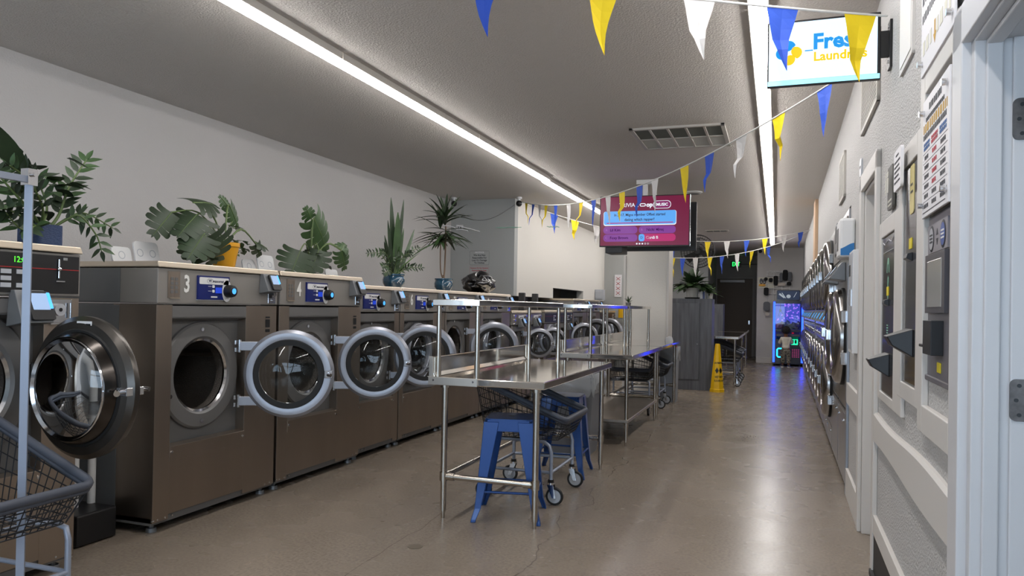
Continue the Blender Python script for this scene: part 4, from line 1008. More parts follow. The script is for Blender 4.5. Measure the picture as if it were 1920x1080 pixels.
# grey pay kiosk (recessed in its surround)
t = rwt('pay_kiosk', 'grey pay kiosk with a portrait screen below the price board', 'kiosk', 2.83, 0)
KG = mat('kiosk_grey', '#77747a', .4, .3)
m = MB(KG); m.box(-.225, -.008, 1.215, .225, -.001, 1.80); m.box(-.225, -.016, 1.215, .225, -.007, 1.235); obj('body', m, t, bevel=.004)
m = MB(mat('kiosk_head', '#928f95', .4, .3)); m.box(-.20, -.014, 1.665, .14, -.008, 1.765)
for cx_, mm in ((-.13, LGREY), (.07, mat('kiosk_badge_blue', '#2a4f9c', .4))):
    m.use(INK).at(T(cx_, -.014, 1.715) @ FRONT).lathe([(.001, .001), (.045, .001), (.047, 0)], 28); m.use(mm).lathe([(.001, .002), (.038, .002)], 24)
    m.use(INK if cx_ < 0 else WHITEP)
    for q in (-.012, .0, .012): m.prism(rrect(.05, .006, .002, cy=q), .002, .003)
m.at(T(-.03, -.014, 1.715) @ FRONT).use(INK).prism([(0, .028), (-.016, .006), (.016, .006)], 0, .001); m.prism([(0, -.028), (-.016, -.006), (.016, -.006)], 0, .001)
obj('badge_panel', m, t)
m = MB(mat('kiosk_bezel', '#4d4b50', .4, .2)); m.box(-.20, -.022, 1.455, .14, -.008, 1.66); m.use(mat('kiosk_glass', '#a9a7a4', .12)).box(-.15, -.024, 1.475, .10, -.022, 1.635); obj('screen', m, t, bevel=.002)
m = MB(BLACK); m.box(-.205, -.014, 1.32, -.10, -.008, 1.425); m.box(-.09, -.045, 1.315, .06, -.008, 1.43); m.box(-.20, -.04, 1.335, -.12, -.012, 1.345); m.use(mat('tag_yellow', '#e6d21c', .5)).box(-.03, -.011, 1.255, .03, -.008, 1.29); obj('bill_slot', m, t, bevel=.003)
# two black change machines with drip-shaped trays
CH = mat('changer_black', '#2c2a2b', .22, coat=.4); MINT = mat('mint_print', '#7fb39a', .5)
def changer(label, yc, hw, z0, z1, out=.0):
    t = rwt('change_machine', label, 'change machine', yc, out); H = z1-z0
    m = MB(CH); m.box(-hw, -.012, z0, hw, -.001, z1); obj('face', m, t, bevel=.002)
    m = MB(MINT); m.at(T(0, -.0125, z1-.235*H) @ FRONT)
    if hw > .2: m.prism([(.045*math.cos(a), .075*math.sin(a)) for a in [PI*i/12 for i in range(13)]]+[(.028*math.cos(a), .045*math.sin(a)) for a in [PI-PI*i/12 for i in range(13)]], 0, .0008); m.at(Matrix())
    m.text('$', .16, T(0, -.0125, z1-.335*H) @ FRONT, sx=.5, bold=.002)
    for q in range(4): m.box(-.03, -.0135, z1-(.57+.016*q)*H, .02, -.0125, z1-(.562+.016*q)*H)
    m.use(LGREY)
    for q in (-1, 1): m.tube([(q*hw*.85, -.013, z1-.02), (q*hw*.5, -.013, z1-.05*H), (q*hw*.1, -.013, z1-.03*H)], .002, 4)
    m.tube([(-hw*.8, -.013, z1-.10*H), (hw*.8, -.013, z1-.10*H)], .002, 4)
    obj('print', m, t)
    m = MB(BLACK); zz = z1-.43*H; m.hexa([(-.04, -.035, zz), (.04, -.035, zz), (.04, -.012, zz-.012), (-.04, -.012, zz-.012)], [(-.04, -.03, zz+.018), (.04, -.03, zz+.018), (.04, -.012, zz+.024), (-.04, -.012, zz+.024)]); m.use(mat('tag_yellow', '#e6d21c', .5)).box(-.04, -.0145, zz+.04, .03, -.012, zz+.085); obj('bill_slot', m, t, bevel=.003)
    m = MB(BLACK); zt = z0+.19*H
    m.hexa([(-.06, -.085, zt-.015), (.06, -.085, zt-.015), (.085, -.012, zt-.06), (-.085, -.012, zt-.06)], [(-.055, -.105, zt+.022), (.055, -.105, zt+.022), (.085, -.012, zt+.055), (-.085, -.012, zt+.055)])
    obj('coin_tray', m, t, bevel=.004)
changer('black change machine between the two white surrounds, lower one by the doorway', 4.13, .245, 1.05, 1.84)
changer('black change machine in the taller surround beside the price board', 3.43, .185, 1.165, 2.065)
bpy.data.objects['change_machine']['label'] = 'lower black change machine, nearest to the white doorway'
def smallsign(name, label, ya, yb, z0, z1, body, ink, lines, out=.004, tilt=0):
    t = rwt(name, label, 'sign', (ya+yb)/2, out); h = (yb-ya)/2; zc = (z0+z1)/2
    m = MB(body); m.at(T(0, 0, zc) @ FRONT); m.prism(rrect(2*h, z1-z0, min(h, .02)), -.004, .008); m.at(Matrix()).use(ink)
    H = z1-z0
    for i, (v, hh, a, b) in enumerate(lines): bars(m, h*a, h*b, z1-v*H, hh*H, -.0082, seed=i+3)
    obj('plate', m, t); return t
t = smallsign('restroom_sign', 'brown restroom sign on the wall above the lower change machine', 3.95, 4.13, 1.96, 2.17, BROWN, CREAM, ((.80, .05, -.7, .7), (.9, .04, -.7, .7)), .012)
m = MB(CREAM); m.at(T(-.0, -.021, 2.085) @ FRONT)
for dx in (-.035, .035):
    m.at(T(dx, -.021, 2.08) @ FRONT); m.prism([(.014*math.cos(2*PI*i/14), .045+.014*math.sin(2*PI*i/14)) for i in range(14)], 0, .001); m.prism([(-.02, .026), (.02, .026), (.012, -.045), (-.012, -.045)], 0, .001)
obj('pictogram', m, t)
smallsign('notice_card', 'small white notice card pinned above the taller change machine', 3.47, 3.68, 1.985, 2.16, PAPER, INK, ((.15, .05, -.4, .4), (.3, .05, -.8, .8), (.42, .05, -.8, .6), (.54, .05, -.8, .8), (.66, .05, -.8, .5), (.8, .05, -.8, .8)), .04)
smallsign('paper_slip', 'yellow paper slip hanging below the white notice card', 3.36, 3.46, 1.86, 2.06, mat('slip_yellow', '#d8c98a', .6), BROWN, ((.4, .05, -.6, .6), (.55, .05, -.6, .6)), .006)
smallsign('door_plate', 'small grey plate on the wall beyond the white doorway', 5.62, 5.74, 2.33, 2.52, LGREY, INK, ((.3, .1, -.5, .5), (.7, .1, -.5, .5)))
t = rwt('wall_panel', 'blank white framed panel high on the right wall below the screen bracket', 'panel', 3.65, .0)
m = MB(TRIMW); m.at(T(0, 0, 2.80) @ FRONT).prism(rrect(.36, .52, .015), 0, .012); obj('frame', m, t); m = MB(WHITE); m.at(T(0, -.012, 2.80) @ FRONT).prism(rrect(.31, .47, .01), 0, .003); obj('panel', m, t)

# ------------------------------------------------------------------ signs at the back left
t = thing('notice_sign', 'white wall sign about lost clothes above a red one', 'sign', (-4.72, 11.645, 2.27), 0)
m = MB(PAPER); m.at(FRONT).prism(rrect(.36, .245, .02), 0, .004); m.use(INK)
for a in (0,): m.prism(rrect(.30, .036, .012, cy=.092), .004, .0046)
m.at(Matrix()); m.use(PAPER).text('NOTICE', .034, T(0, -.0048, .092) @ FRONT, bold=.001, sx=1.3)
m.use(INK)
for i, s_ in enumerate(('We Are Not', 'Responsible For', 'Loss Or Damage', 'To Clothes')): m.text(s_, .042, T(0, -.0045, .045-.043*i) @ FRONT, bold=.0012, sx=.95)
m.at(FRONT @ T(0, 0, .004)); o = rrect(.35, .235, .018); m.tube([(x, y, 0) for x, y in o], .0025, 4, True); obj('plate', m, t)
t = thing('notice_sign', 'white wall sign in red lettering below the lost clothes sign', 'sign', (-4.72, 11.645, 2.055), 0)
m = MB(mat('sign_pink', '#e3c9c2', .5)); m.at(FRONT).prism(rrect(.36, .165, .018), 0, .004); m.at(Matrix()).use(REDI)
for i, s_ in enumerate(('Nosotros No Nos Hacemos', 'Responsables Por Ropa', 'Perdida O Dañada')): m.text(s_, .03, T(0, -.0045, .045-.042*i) @ FRONT, bold=.001, sx=.92)
m.at(FRONT @ T(0, 0, .004)); m.tube([(x, y, 0) for x, y in rrect(.35, .155, .016)], .0022, 4, True); obj('plate', m, t)
t = thing('wall_outlet', 'white outlet plate on the grey wall behind the dracaena', 'outlet', (-5.09, 11.645, 2.79), 0); m = MB(WHITEP); m.at(FRONT).prism(rrect(.13, .085, .008), 0, .008); obj('plate', m, t); m = MB(DARKP); m.box(-.03, -.0095, -.015, -.015, -.008, .015); m.box(.01, -.0095, -.015, .03, -.008, .015); obj('switch', m, t)
m = MB(mat('cable_grey', '#8c8a88', .6)); m.tube([(-5.2+1.1*i/16, 11.63, 3.06-.20*math.sin(PI*i/16)+.09*i/16) for i in range(17)], .005, 6); tag(obj('cable', m), 'thin grey cable sagging across the grey wall below the two ceiling cameras', 'cable')
t = thing('notice_sign', 'tall white sign with red crossed pictures on the far wall beside the column', 'sign', (-3.74, 18.49, 2.03), 0)
m = MB(PAPER); m.box(-.09, -.012, -.28, .09, 0, .28); m.use(REDI)
for q in (-.18, -.06, .06, .18):
    m.at(T(0, -.0125, q) @ FRONT); m.tube([(-.05, -.04, 0), (.05, .04, 0)], .006, 4); m.tube([(-.05, .04, 0), (.05, -.04, 0)], .006, 4)
obj('plate', m, t)
for i, (Y, lab) in enumerate(((11.55, 'dark upright box on the back washers, left of the two'), (12.25, 'dark upright box on the back washers, right of the two'))):
    m = MB(mat('dark_duct', '#3c3b3b', .5)); m.box(-.05, -.035, 0, .05, .035, .29); tag(obj('vent_box', m, None, (-3.92, Y, 1.40), 0, .006), lab, 'box', 'dark upright boxes on the back washers')
m = MB(LGREY); m.box(-.1, -.12, 0, .1, .12, .26); m.box(-.08, -.14, .03, .08, -.12, .22)
tag(obj('wall_box', m, None, (-4.0, 17.6, 1.55+.1), 0, .008), 'grey metal box on the wall above the last back washers', 'box')
# shelf with yellow jug, aloe on the overshelf
t = thing('metal_shelf', 'dark metal shelf in the corner beyond the back washers', 'shelf', (-3.45, 18.1, 0)); m = MB(DARKP)
for z in (.6, 1.0, 1.24): m.box(-.35, -.2, z-.02, .3, .2, z)
for sx in (-.33, .28):
    for sy in (-.18, .18): m.box(sx-.015, sy-.015, 0, sx+.015, sy+.015, 1.26)
obj('frame', m, t)
t = thing('detergent_jug', 'yellow detergent jug on the dark shelf beyond the back washers', 'jug', (-3.50, 18.05, 1.24)); m = MB(mat('jug_yellow', '#f0b90e', .4)); m.prism(rrect(.26, .16, .04), 0, .22, True); m.prism(rrect(.2, .13, .04), .22, .27, True); obj('body', m, t, bevel=.01); m = MB(WHITEP); m.cyl((-.05, 0, .27), (-.05, 0, .31), .03); obj('cap', m, t)

# ------------------------------------------------------------------ exit sign
t = thing('exit_sign', 'green lit EXIT sign over the far doorway', 'exit sign', (-1.26, 25.29, 2.97), 0)
m = MB(BLACK); m.box(-.16, -.04, -.10, .16, 0, .10); obj('housing', m, t, bevel=.004)
m = MB(emit('exit_green', '#22e060', 2.6)); m.text('EXIT', .19, T(0, -.042, 0) @ FRONT, bold=.004, sx=.62); obj('lettering', m, t)
m = MB(mat('conduit_grey', '#6a6a6c', .6)); m.tube([(-1.1, 25.27, 2.97), (-.55, 25.27, 2.97)], .012, 6); tag(obj('conduit', m), 'grey conduit running right from the EXIT sign', 'conduit')

# ------------------------------------------------------------------ plants
LEAFD = mat('leaf_dark', '#2b3b25', .48, vary=(6, .35)); LEAFM = mat('leaf_mid', '#37502c', .46, vary=(6, .3)); LEAFL = mat('leaf_light', '#567a3c', .45, vary=(6, .25))
STEMG = mat('stem_green', '#5c7040', .5); STEMB = mat('stem_brown', '#7a6450', .7); SOIL = mat('potting_soil', '#2b221b', .9)
POTB = mat('pot_teal_glaze', '#1f4f68', .15, coat=.6); POTY = mat('pot_yellow', '#e2a21c', .4); POTW = mat('pot_white', '#d8d8d4', .4); POTN = mat('pot_navy_weave', '#2b3f63', .6, bump=(60, .6, (1, 1, 3)))
def blade(mb, base, tip, width, droop=.0, n=6, fold=.25, up=None, shape=1.0):
    """one leaf: a folded, drooping lens-shaped sheet from base to tip"""
    b = Vector(base); t = Vector(tip); d = t-b; L = d.length
    if L < 1e-5: return
    side = d.cross(Vector(up or (0, 0, 1)))
    if side.length < 1e-4: side = Vector((1, 0, 0))
    side.normalize(); nrm = side.cross(d).normalized(); v = []
    for i in range(n+1):
        s = i/n; p = b+d*s+Vector((0, 0, -1))*droop*L*(s*s)+Vector((0, 0, 1))*droop*L*s*.6
        w_ = width*.5*(math.sin(PI*min(1, s**.75*.98+.015))**shape)
        v += [p-side*w_+nrm*w_*fold, p, p+side*w_+nrm*w_*fold]
    mb.add(v, [(3*i+k, 3*i+k+1, 3*i+k+4, 3*i+k+3) for i in range(n) for k in (0, 1)], True)
def curve3(pts, n=12):
    P = [Vector(p) for p in pts]; out = []
    for i in range(n+1):
        u = i/n*(len(P)-1); k = min(int(u), len(P)-2); f = u-k
        p0, p1, p2, p3 = P[max(k-1, 0)], P[k], P[k+1], P[min(k+2, len(P)-1)]
        out.append(.5*((2*p1)+(p2-p0)*f+(2*p0-5*p1+4*p2-p3)*f*f+(3*p1-p0-3*p2+p3)*f**3))
    return out
def zz(lf, st, pts, pairs, ll, r=.009, seed=0, start=.25):
    r_ = random.Random(seed); C_ = curve3(pts, 18)
    st.tube(C_, [r*(1-.6*i/18) for i in range(19)], 6)
    for k in range(pairs):
        u = start+(1-start)*(k+.5)/pairs; i = min(int(u*18), 17); p = C_[i].lerp(C_[i+1], u*18-i); d = (C_[i+1]-C_[i]).normalized()
        s = d.cross(Vector((.6, -.8, .1))).normalized()
        for sg in (-1, 1):
            dv = (s*sg*.85+d*.6+Vector((r_.uniform(-.2, .2), r_.uniform(-.2, .2), r_.uniform(-.1, .2)))).normalized(); l_ = ll*(1-.35*abs(u-.6))*r_.uniform(.85, 1.1)
            lf.use(r_.choice((LEAFD, LEAFD, LEAFM))); blade(lf, p, p+dv*l_, l_*.36, .12, 4, .2, up=(.5, -.7, .6))
    d = (C_[-1]-C_[-2]).normalized(); blade(lf, C_[-1], C_[-1]+d*ll*.8, ll*.3, .1, 4, up=(.5, -.7, .6))
def monstera(lf, base, tipdir, facing, L, W, lobes=5, m_=None, droop=.25, seed=0):
    """heart-shaped split leaf; base = stalk joint, tipdir along midrib, facing = upper side"""
    r_ = random.Random(seed); lf.use(m_ or LEAFD)
    t = Vector(tipdir).normalized(); f = Vector(facing); f = (f-t*f.dot(t)).normalized(); s = t.cross(f)
    b = Vector(base)
    def pos(u, v):   # u along midrib (-.22..1), v across -1..1
        z = -droop*L*max(0, u)**2*.6-.16*W*v*v
        return b+t*(u*L)+s*(v*W*.5)+f*z
    def half(u): return max(.02, math.sin(PI*min(1, max(0, (u+.25)/1.25))**.8)**.75)
    for sg in (-1, 1):
        for k in range(lobes):
            u0, u1 = k/lobes*.94, (k+1)/lobes*.94; rows = 9; v = []
            for j in range(rows+1):
                a = j/rows; gap = 0 if a < .45 else (.10*((a-.45)/.55)**.5)*(u1-u0)
                sw = lambda u_: .10*a-.30*(1-u_/.94)*a*a*.9
                rd = 1-.42*max(0, (a-.84)/.16)**2
                e0, e1 = u0+gap+sw(u0), u1-gap+sw(u1); ec = (e0+e1)/2; e0, e1 = ec+(e0-ec)*rd, ec+(e1-ec)*rd
                for e in (e0, (e0+e1)/2, e1):
                    ww = half((u0+u1)/2+sw((u0+u1)/2)*.5)*(1-.06*abs(e-(e0+e1)/2)/(u1-u0+.001)*a)
                    v.append(pos(e, sg*a*ww))
            lf.add(v, [(j*3+q, j*3+q+1, j*3+q+4, j*3+q+3) for j in range(rows) for q in (0, 1)], True)
    v = [pos(.9, -.12), pos(.9, .12), pos(1.04, 0)]; lf.add(v, [(0, 1, 2)])
    lf.use(STEMG).tube([pos(.0, 0)+f*.002, pos(.5, 0)+f*.002, pos(.95, 0)+f*.002], [.005, .004, .002], 4)
def potted(name, label, loc, cat='potted plant'): return thing(name, label, cat, loc)
def rel(t, *pts): o = Vector(t.location); return [Vector(p)-o for p in pts]

# 1: ZZ plant at the far left
X = -3.76
t = potted('potted_zz_plant', 'bushy dark green plant in a small navy woven pot on the leftmost washing machine', (-3.76, 2.95, 1.735))
m = MB(POTN); m.prism(rrect(.17, .15, .02), 0, .115, False); m.use(SOIL).prism(rrect(.15, .13, .02), .10, .117); obj('pot', m, t, bevel=.004)
lf, st = MB(LEAFD), MB(STEMG); base = Vector((0, 0, .1))
def P1(px, py, dx=0): return onx(px, py, X+dx)-Vector(t.location)
zz(lf, st, [base+Vector((.03, .03, 0)), P1(112, 400), P1(130, 350), P1(162, 300)], 10, .105, .010, 1, .3)
zz(lf, st, [base+Vector((.02, .05, 0)), P1(125, 412, .05), P1(150, 405, .1), P1(180, 440, .12), P1(190, 470, .12)], 8, .085, .008, 2, .2)
zz(lf, st, [base+Vector((.02, .05, 0)), P1(128, 408, .0), P1(160, 400, .02), P1(212, 428, .05)], 7, .075, .007, 3, .4)
zz(lf, st, [base, P1(60, 400, .06), P1(25, 360, .1), P1(-10, 320, .1)], 9, .10, .010, 4, .25)
zz(lf, st, [base, P1(60, 420, .1), P1(20, 395, .18), P1(-25, 390, .2)], 8, .10, .009, 5, .2)
zz(lf, st, [base, P1(80, 390, .1), P1(55, 340, .15), P1(18, 310, .2)], 8, .10, .009, 6, .3)
zz(lf, st, [base, P1(88, 390, -.1), P1(70, 340, -.15), P1(45, 318, -.15)], 7, .11, .009, 7, .3)
zz(lf, st, [base, P1(65, 425, .1), P1(40, 430, .16), P1(8, 395, .2)], 7, .10, .008, 8, .2)
for q in range(26):
    a = rnd.uniform(0, 2*PI); r0 = rnd.uniform(.05, .17); p = base+Vector((r0*math.cos(a), r0*math.sin(a), rnd.uniform(.03, .42))); lf.use(rnd.choice((LEAFD, LEAFM, LEAFD))); blade(lf, p, p+Vector((math.cos(a)*.11, math.sin(a)*.11, rnd.uniform(-.05, .07))), .085, .1, 5)
lf.use(LEAFD); blade(lf, P1(45, 325, .12), P1(-30, 215, .2), .10, .05, 8, .15, up=(.6, -.8, .2), shape=.7)
lf.use(LEAFM); blade(lf, P1(48, 385, .15), P1(-25, 395, .25), .11, .05, 6, .15, shape=.7)
obj('foliage', lf, t); obj('stems', st, t)

# 2: monstera with yellow pot
t = potted('potted_monstera', 'large split-leaf monstera in a yellow pot on the washing machine numbered 3', (-4.0, 4.66, 1.70))
m = MB(POTY); m.lathe([(.001, 0), (.075, 0), (.105, .17), (.112, .175), (.112, .205), (.10, .205), (.095, .18), (.001, .18)], 32); m.use(SOIL).lathe([(.096, .185), (.001, .187)], 24); obj('pot', m, t)
lf, st = MB(LEAFD), MB(STEMG)
def PX(px, py, X): return onx(px, py, X)-Vector(t.location)
base = Vector((0, 0, .19)); face = Vector((.62, -.75, .25))
def mleaf(px, py, X, tx, ty, L, W, seed, face_=None, mm=None, lob=5):
    b = PX(px, py, X); tp = PX(tx, ty, X); monstera(lf, b, tp-b, face_ or face, (tp-b).length if L is None else L, W, lob, mm, .25, seed)
    st.tube(curve3([base, base.lerp(b, .5)+Vector((0, 0, .12)), b], 8), .006, 5)
mleaf(370, 402, -3.95, 333, 438, None, .40, 1, Vector((.55, -.75, .5)))
mleaf(362, 380, -4.0, 392, 378, .26, .30, 12, Vector((.5, -.6, .7)))
mleaf(384, 445, -3.85, 408, 497, None, .42, 2)
mleaf(382, 440, -3.86, 352, 482, None, .30, 13)
mleaf(322, 398, -4.05, 288, 440, None, .26, 3, Vector((.8, -.5, .2)))
mleaf(430, 385, -4.15, 452, 428, None, .17, 4, Vector((.9, -.2, .3)), LEAFM)
mleaf(428, 388, -4.15, 414, 366, None, .12, 5, Vector((.9, -.2, .3)), LEAFM)
mleaf(478, 455, -4.1, 505, 462, None, .14, 6, Vector((.5, -.6, .6)), LEAFD, 3)
mleaf(480, 458, -4.1, 490, 482, None, .13, 14, Vector((.5, -.6, .6)), LEAFD, 3)
st.tube(curve3([base, PX(430, 455, -4.1), PX(428, 430, -4.1), PX(436, 415, -4.1)], 8), .005, 5)
for q in range(34):
    p = PX(rnd.uniform(420, 465), rnd.uniform(448, 478), rnd.uniform(-4.15, -3.95)); lf.use(LEAFM); a = rnd.uniform(0, 6.28); blade(lf, p, p+Vector((math.cos(a)*.06, math.sin(a)*.06, rnd.uniform(-.05, .03))), .04, .1, 4)
for q in range(8):
    p = PX(432+q*2, 425+q*.8, -4.1); lf.use(LEAFL); a = rnd.uniform(0, 6.28); blade(lf, p, p+Vector((math.cos(a)*.06, math.sin(a)*.06, .01)), .035, .1, 4)
for q in range(10):
    p = PX(rnd.uniform(362, 400), rnd.uniform(480, 492), -3.9); lf.use(LEAFD); a = rnd.uniform(0, 6.28); blade(lf, p, p+Vector((math.cos(a)*.08, math.sin(a)*.08, .02)), .05, .1, 4)
obj('foliage', lf, t); obj('stems', st, t)

# 3: monstera on machine 4
t = potted('potted_monstera', 'split-leaf monstera on the washing machine numbered 4, pot hidden by leaves', (-4.05, 5.86, 1.70))
m = MB(POTW); m.lathe([(.001, 0), (.09, 0), (.115, .14), (.105, .14), (.001, .12)], 28); m.use(SOIL).lathe([(.107, .125), (.001, .127)], 24); obj('pot', m, t)
lf, st = MB(LEAFD), MB(STEMG); base = Vector((0, 0, .12))
mleaf(563, 470, -3.88, 545, 515, None, .36, 21, Vector((.62, -.78, .1)))
mleaf(584, 410, -4.1, 574, 388, None, .16, 22, Vector((.7, -.6, .2)), LEAFM, 4)
mleaf(588, 408, -4.05, 622, 475, None, .36, 23, Vector((.55, -.7, .55)), LEAFM)
mleaf(598, 468, -3.95, 584, 505, .27, .28, 24, Vector((.5, -.8, .3)))
mleaf(640, 470, -3.95, 650, 508, None, .20, 25, Vector((.7, -.5, .3)), LEAFM, 5)
mleaf(640, 468, -3.95, 648, 455, None, .16, 26, Vector((.7, -.5, .3)), LEAFM, 4)
for q in range(24):
    p = PX(rnd.uniform(565, 625), rnd.uniform(470, 498), rnd.uniform(-4.15, -3.95)); lf.use(LEAFD); a = rnd.uniform(0, 6.28); blade(lf, p, p+Vector((math.cos(a)*.1, math.sin(a)*.1, rnd.uniform(-.04, .05))), .05, .1, 4)
obj('foliage', lf, t); obj('stems', st, t)

# 4: snake plant mix in blue pot
def bluepot(t, r, h):
    m = MB(POTB); m.lathe([(.001, 0), (r*.72, 0), (r*.98, h*.35), (r, h*.6), (r*.9, h*.86), (r*.98, h*.92), (r*.98, h), (r*.86, h), (r*.84, h*.85), (.001, h*.85)], 36); m.use(SOIL).lathe([(r*.85, h*.9), (.001, h*.92)], 24)
    obj('pot', m, t)
    g = MB(WHITEP); a0 = -.75
    for k in range(3): g.tube([(r*1.005*math.cos(a0+i*.09+k*.1), r*1.005*math.sin(a0+i*.09+k*.1), h*(.35+.1*k)+h*.12*math.sin(i*.9)) for i in range(5)], .004, 4)
    obj('glaze_mark', g, t)
t = potted('potted_snake_plant', 'tall snake plant with feathery fronds in a round teal pot on the washers', (-3.90, 7.17, 1.635))
bluepot(t, .12, .15)
lf, st = MB(LEAFD), MB(STEMG); base = Vector((0, 0, .13))
for (x0, x1, y1, w_, mm) in ((740, 733, 370, .07, LEAFD), (745, 757, 374, .055, LEAFD), (746, 746, 398, .10, LEAFM), (735, 727, 413, .05, LEAFD), (732, 721, 441, .045, LEAFD), (752, 757, 428, .04, LEAFM), (758, 777, 430, .05, LEAFM), (730, 720, 453, .045, LEAFD), (742, 738, 420, .06, LEAFD)):
    lf.use(mm); b = base+Vector((0, (x0-742)*.006, 0)); tp = PX(x1, y1, -3.9+rnd.uniform(-.05, .05)); blade(lf, b, tp, w_, .0, 8, .3, up=(.9, -.5, .1), shape=.55)
for k, (tx, ty, mx_, my) in enumerate(((690, 475, 715, 478), (712, 472, 725, 478), (716, 500, 728, 500), (785, 465, 762, 478), (790, 502, 765, 503), (775, 498, 760, 503), (720, 512, 732, 508), (770, 475, 755, 482), (748, 470, 744, 485))):
    zz(lf, st, [base, PX(mx_, my, -3.85), PX(tx, ty, -3.75+.1*(k % 3-1))], 7, .062, .006, 40+k, .25)
lf.use(LEAFL); blade(lf, base, PX(788, 470, -3.8), .03, .1, 6)
obj('foliage', lf, t); obj('stems', st, t)

# 5: dracaena
t = potted('potted_dracaena', 'tall thin-stemmed dracaena in a round teal pot on the washers', (-3.90, 8.45, 1.635))
bluepot(t, .115, .155)
lf, st = MB(LEAFD), MB(STEMB); base = Vector((0, 0, .14))
c1_, c2_ = PX(826, 455, -3.95), PX(836, 432, -3.9)
st.tube(curve3([base+Vector((0, -.01, 0)), PX(826, 505, -3.92), c1_], 8), .008, 6); st.tube(curve3([base, PX(834, 500, -3.9), c2_, PX(834, 420, -3.9)], 8), .010, 6); st.tube([base-Vector((0, 0, .02)), base+Vector((0, 0, .06))], .016, 6)
def rosette(c, n, l0, l1, e0, e1, w_, seed):
    r_ = random.Random(seed)
    for k in range(n):
        a = k*2.4+r_.uniform(-.3, .3); e = r_.uniform(e0, e1); l_ = r_.uniform(l0, l1); d = Vector((math.cos(a)*math.cos(e), math.sin(a)*math.cos(e), math.sin(e)))
        lf.use(r_.choice((LEAFD, LEAFD, LEAFM))); blade(lf, c+Vector((0, 0, r_.uniform(-.06, .06))), c+d*l_, w_, .22, 7, .35, shape=.6)
rosette(PX(834, 415, -3.9), 30, .30, .42, .0, 1.4, .042, 5); rosette(PX(826, 422, -3.95), 12, .25, .36, .1, 1.3, .04, 6)
rosette(PX(834, 440, -3.9), 30, .28, .44, -.55, .35, .042, 7); rosette(PX(825, 450, -3.95), 16, .22, .36, -.4, .5, .04, 8)
lf.use(LEAFM); blade(lf, c1_, PX(765, 478, -3.7), .04, .1, 6)
obj('foliage', lf, t); obj('stems', st, t)

# 6: peace lily and a smaller neighbour on the cabinet
t = potted('potted_peace_lily', 'bushy dark green peace lily in a white pot on the dark laminate cabinet', (-1.47, 14.12, 1.665))
m = MB(RUBBER); m.cyl((0, 0, 0), (0, 0, .025), .13, .14, 24); obj('saucer', m, t)
m = MB(POTW); m.lathe([(.001, .025), (.10, .025), (.125, .20), (.115, .20), (.10, .17), (.001, .17)], 30); obj('pot', m, t)
lf = MB(LEAFD); r_ = random.Random(4); base = Vector((0, 0, .2))
for k in range(130):
    a = k*2.4; e = r_.uniform(.05, 1.45); l_ = r_.uniform(.30, .56); d = Vector((math.cos(a)*math.cos(e), math.sin(a)*math.cos(e), math.sin(e)*.85)); lf.use(r_.choice((LEAFD, LEAFM, LEAFM)))
    p0 = base+d*l_*.35; blade(lf, p0, base+d*l_*.9+Vector((0, 0, -.12*math.cos(e))), .125, .2, 6, .25)
    lf.use(STEMG); lf.tube([base, p0], .004, 4)
obj('foliage', lf, t)
t = potted('potted_fern', 'small light green plant right of the peace lily on the cabinet', (-1.17, 14.15, 1.665))
m = MB(POTW); m.lathe([(.001, 0), (.06, 0), (.07, .10), (.06, .10), (.001, .09)], 24); obj('pot', m, t)
lf = MB(LEAFL); 
for k in range(46):
    a = k*2.4; e = r_.uniform(.1, 1.3); l_ = r_.uniform(.16, .34); d = Vector((math.cos(a)*math.cos(e), math.sin(a)*math.cos(e), math.sin(e))); lf.use(r_.choice((LEAFL, LEAFM))); blade(lf, Vector((0, 0, .1)), Vector((0, 0, .12))+d*l_+Vector((0, 0, -.1*math.cos(e))), .035, .25, 5)
obj('foliage', lf, t)
for i, (x, c, lab) in enumerate(((-1.30, '#b9bfc4', 'pale small box between the two plants on the cabinet'), (-1.255, '#22386a', 'navy small box between the two plants on the cabinet'))):
    m = MB(mat('carton_'+c[1:], c, .5)); m.box(-.018, -.05, 0, .018, .05, .13); tag(obj('small_carton', m, None, (x, 14.02, 1.665), .1, .002), lab, 'box')
t = potted('potted_aloe', 'tiny aloe standing on the overshelf of the third folding table', (-2.05, 10.9, 1.50))
m = MB(DARKP); m.cyl((0, 0, 0), (0, 0, .05), .035, .04, 18); obj('pot', m, t); lf = MB(LEAFM)
for k in range(9): a = k*2.4; blade(lf, (0, 0, .045), (.07*math.cos(a), .07*math.sin(a), .05+.10*(k % 3+1)/3), .025, 0, 4, .5)
obj('foliage', lf, t)

# black rubbish bag
def crumple():
    m = MB(mat('bag_black', '#1a1a1c', .22, coat=.5, bump=(14, .9))); n, k = 40, 22; v = []; r_ = random.Random(11); ph = [(r_.uniform(0, 6.28), r_.randint(2, 9), r_.randint(1, 6), r_.uniform(.02, .07)) for _ in range(14)]
    for j in range(k+1):
        b = PI*j/k
        for i in range(n):
            a = 2*PI*i/n; q = 1+sum(am*math.sin(f1*a+p+2*math.sin(f2*b)) for p, f1, f2, am in ph)
            x, y, z = .21*math.sin(b)*math.cos(a)*q, .31*math.sin(b)*math.sin(a)*q, .13+.14*math.cos(b)*(1+.25*math.sin(2*a+1)+.1*math.sin(5*a))
            v.append((x, y, max(0, z)))
    m.add(v, [(j*n+i, (j+1)*n+i, (j+1)*n+(i+1) % n, j*n+(i+1) % n) for j in range(k) for i in range(n)], True); return m
tag(obj('rubbish_bag', crumple(), None, (-3.92, 9.66, 1.635), .2), 'crumpled black rubbish bag lying on the washing machines', 'rubbish bag')

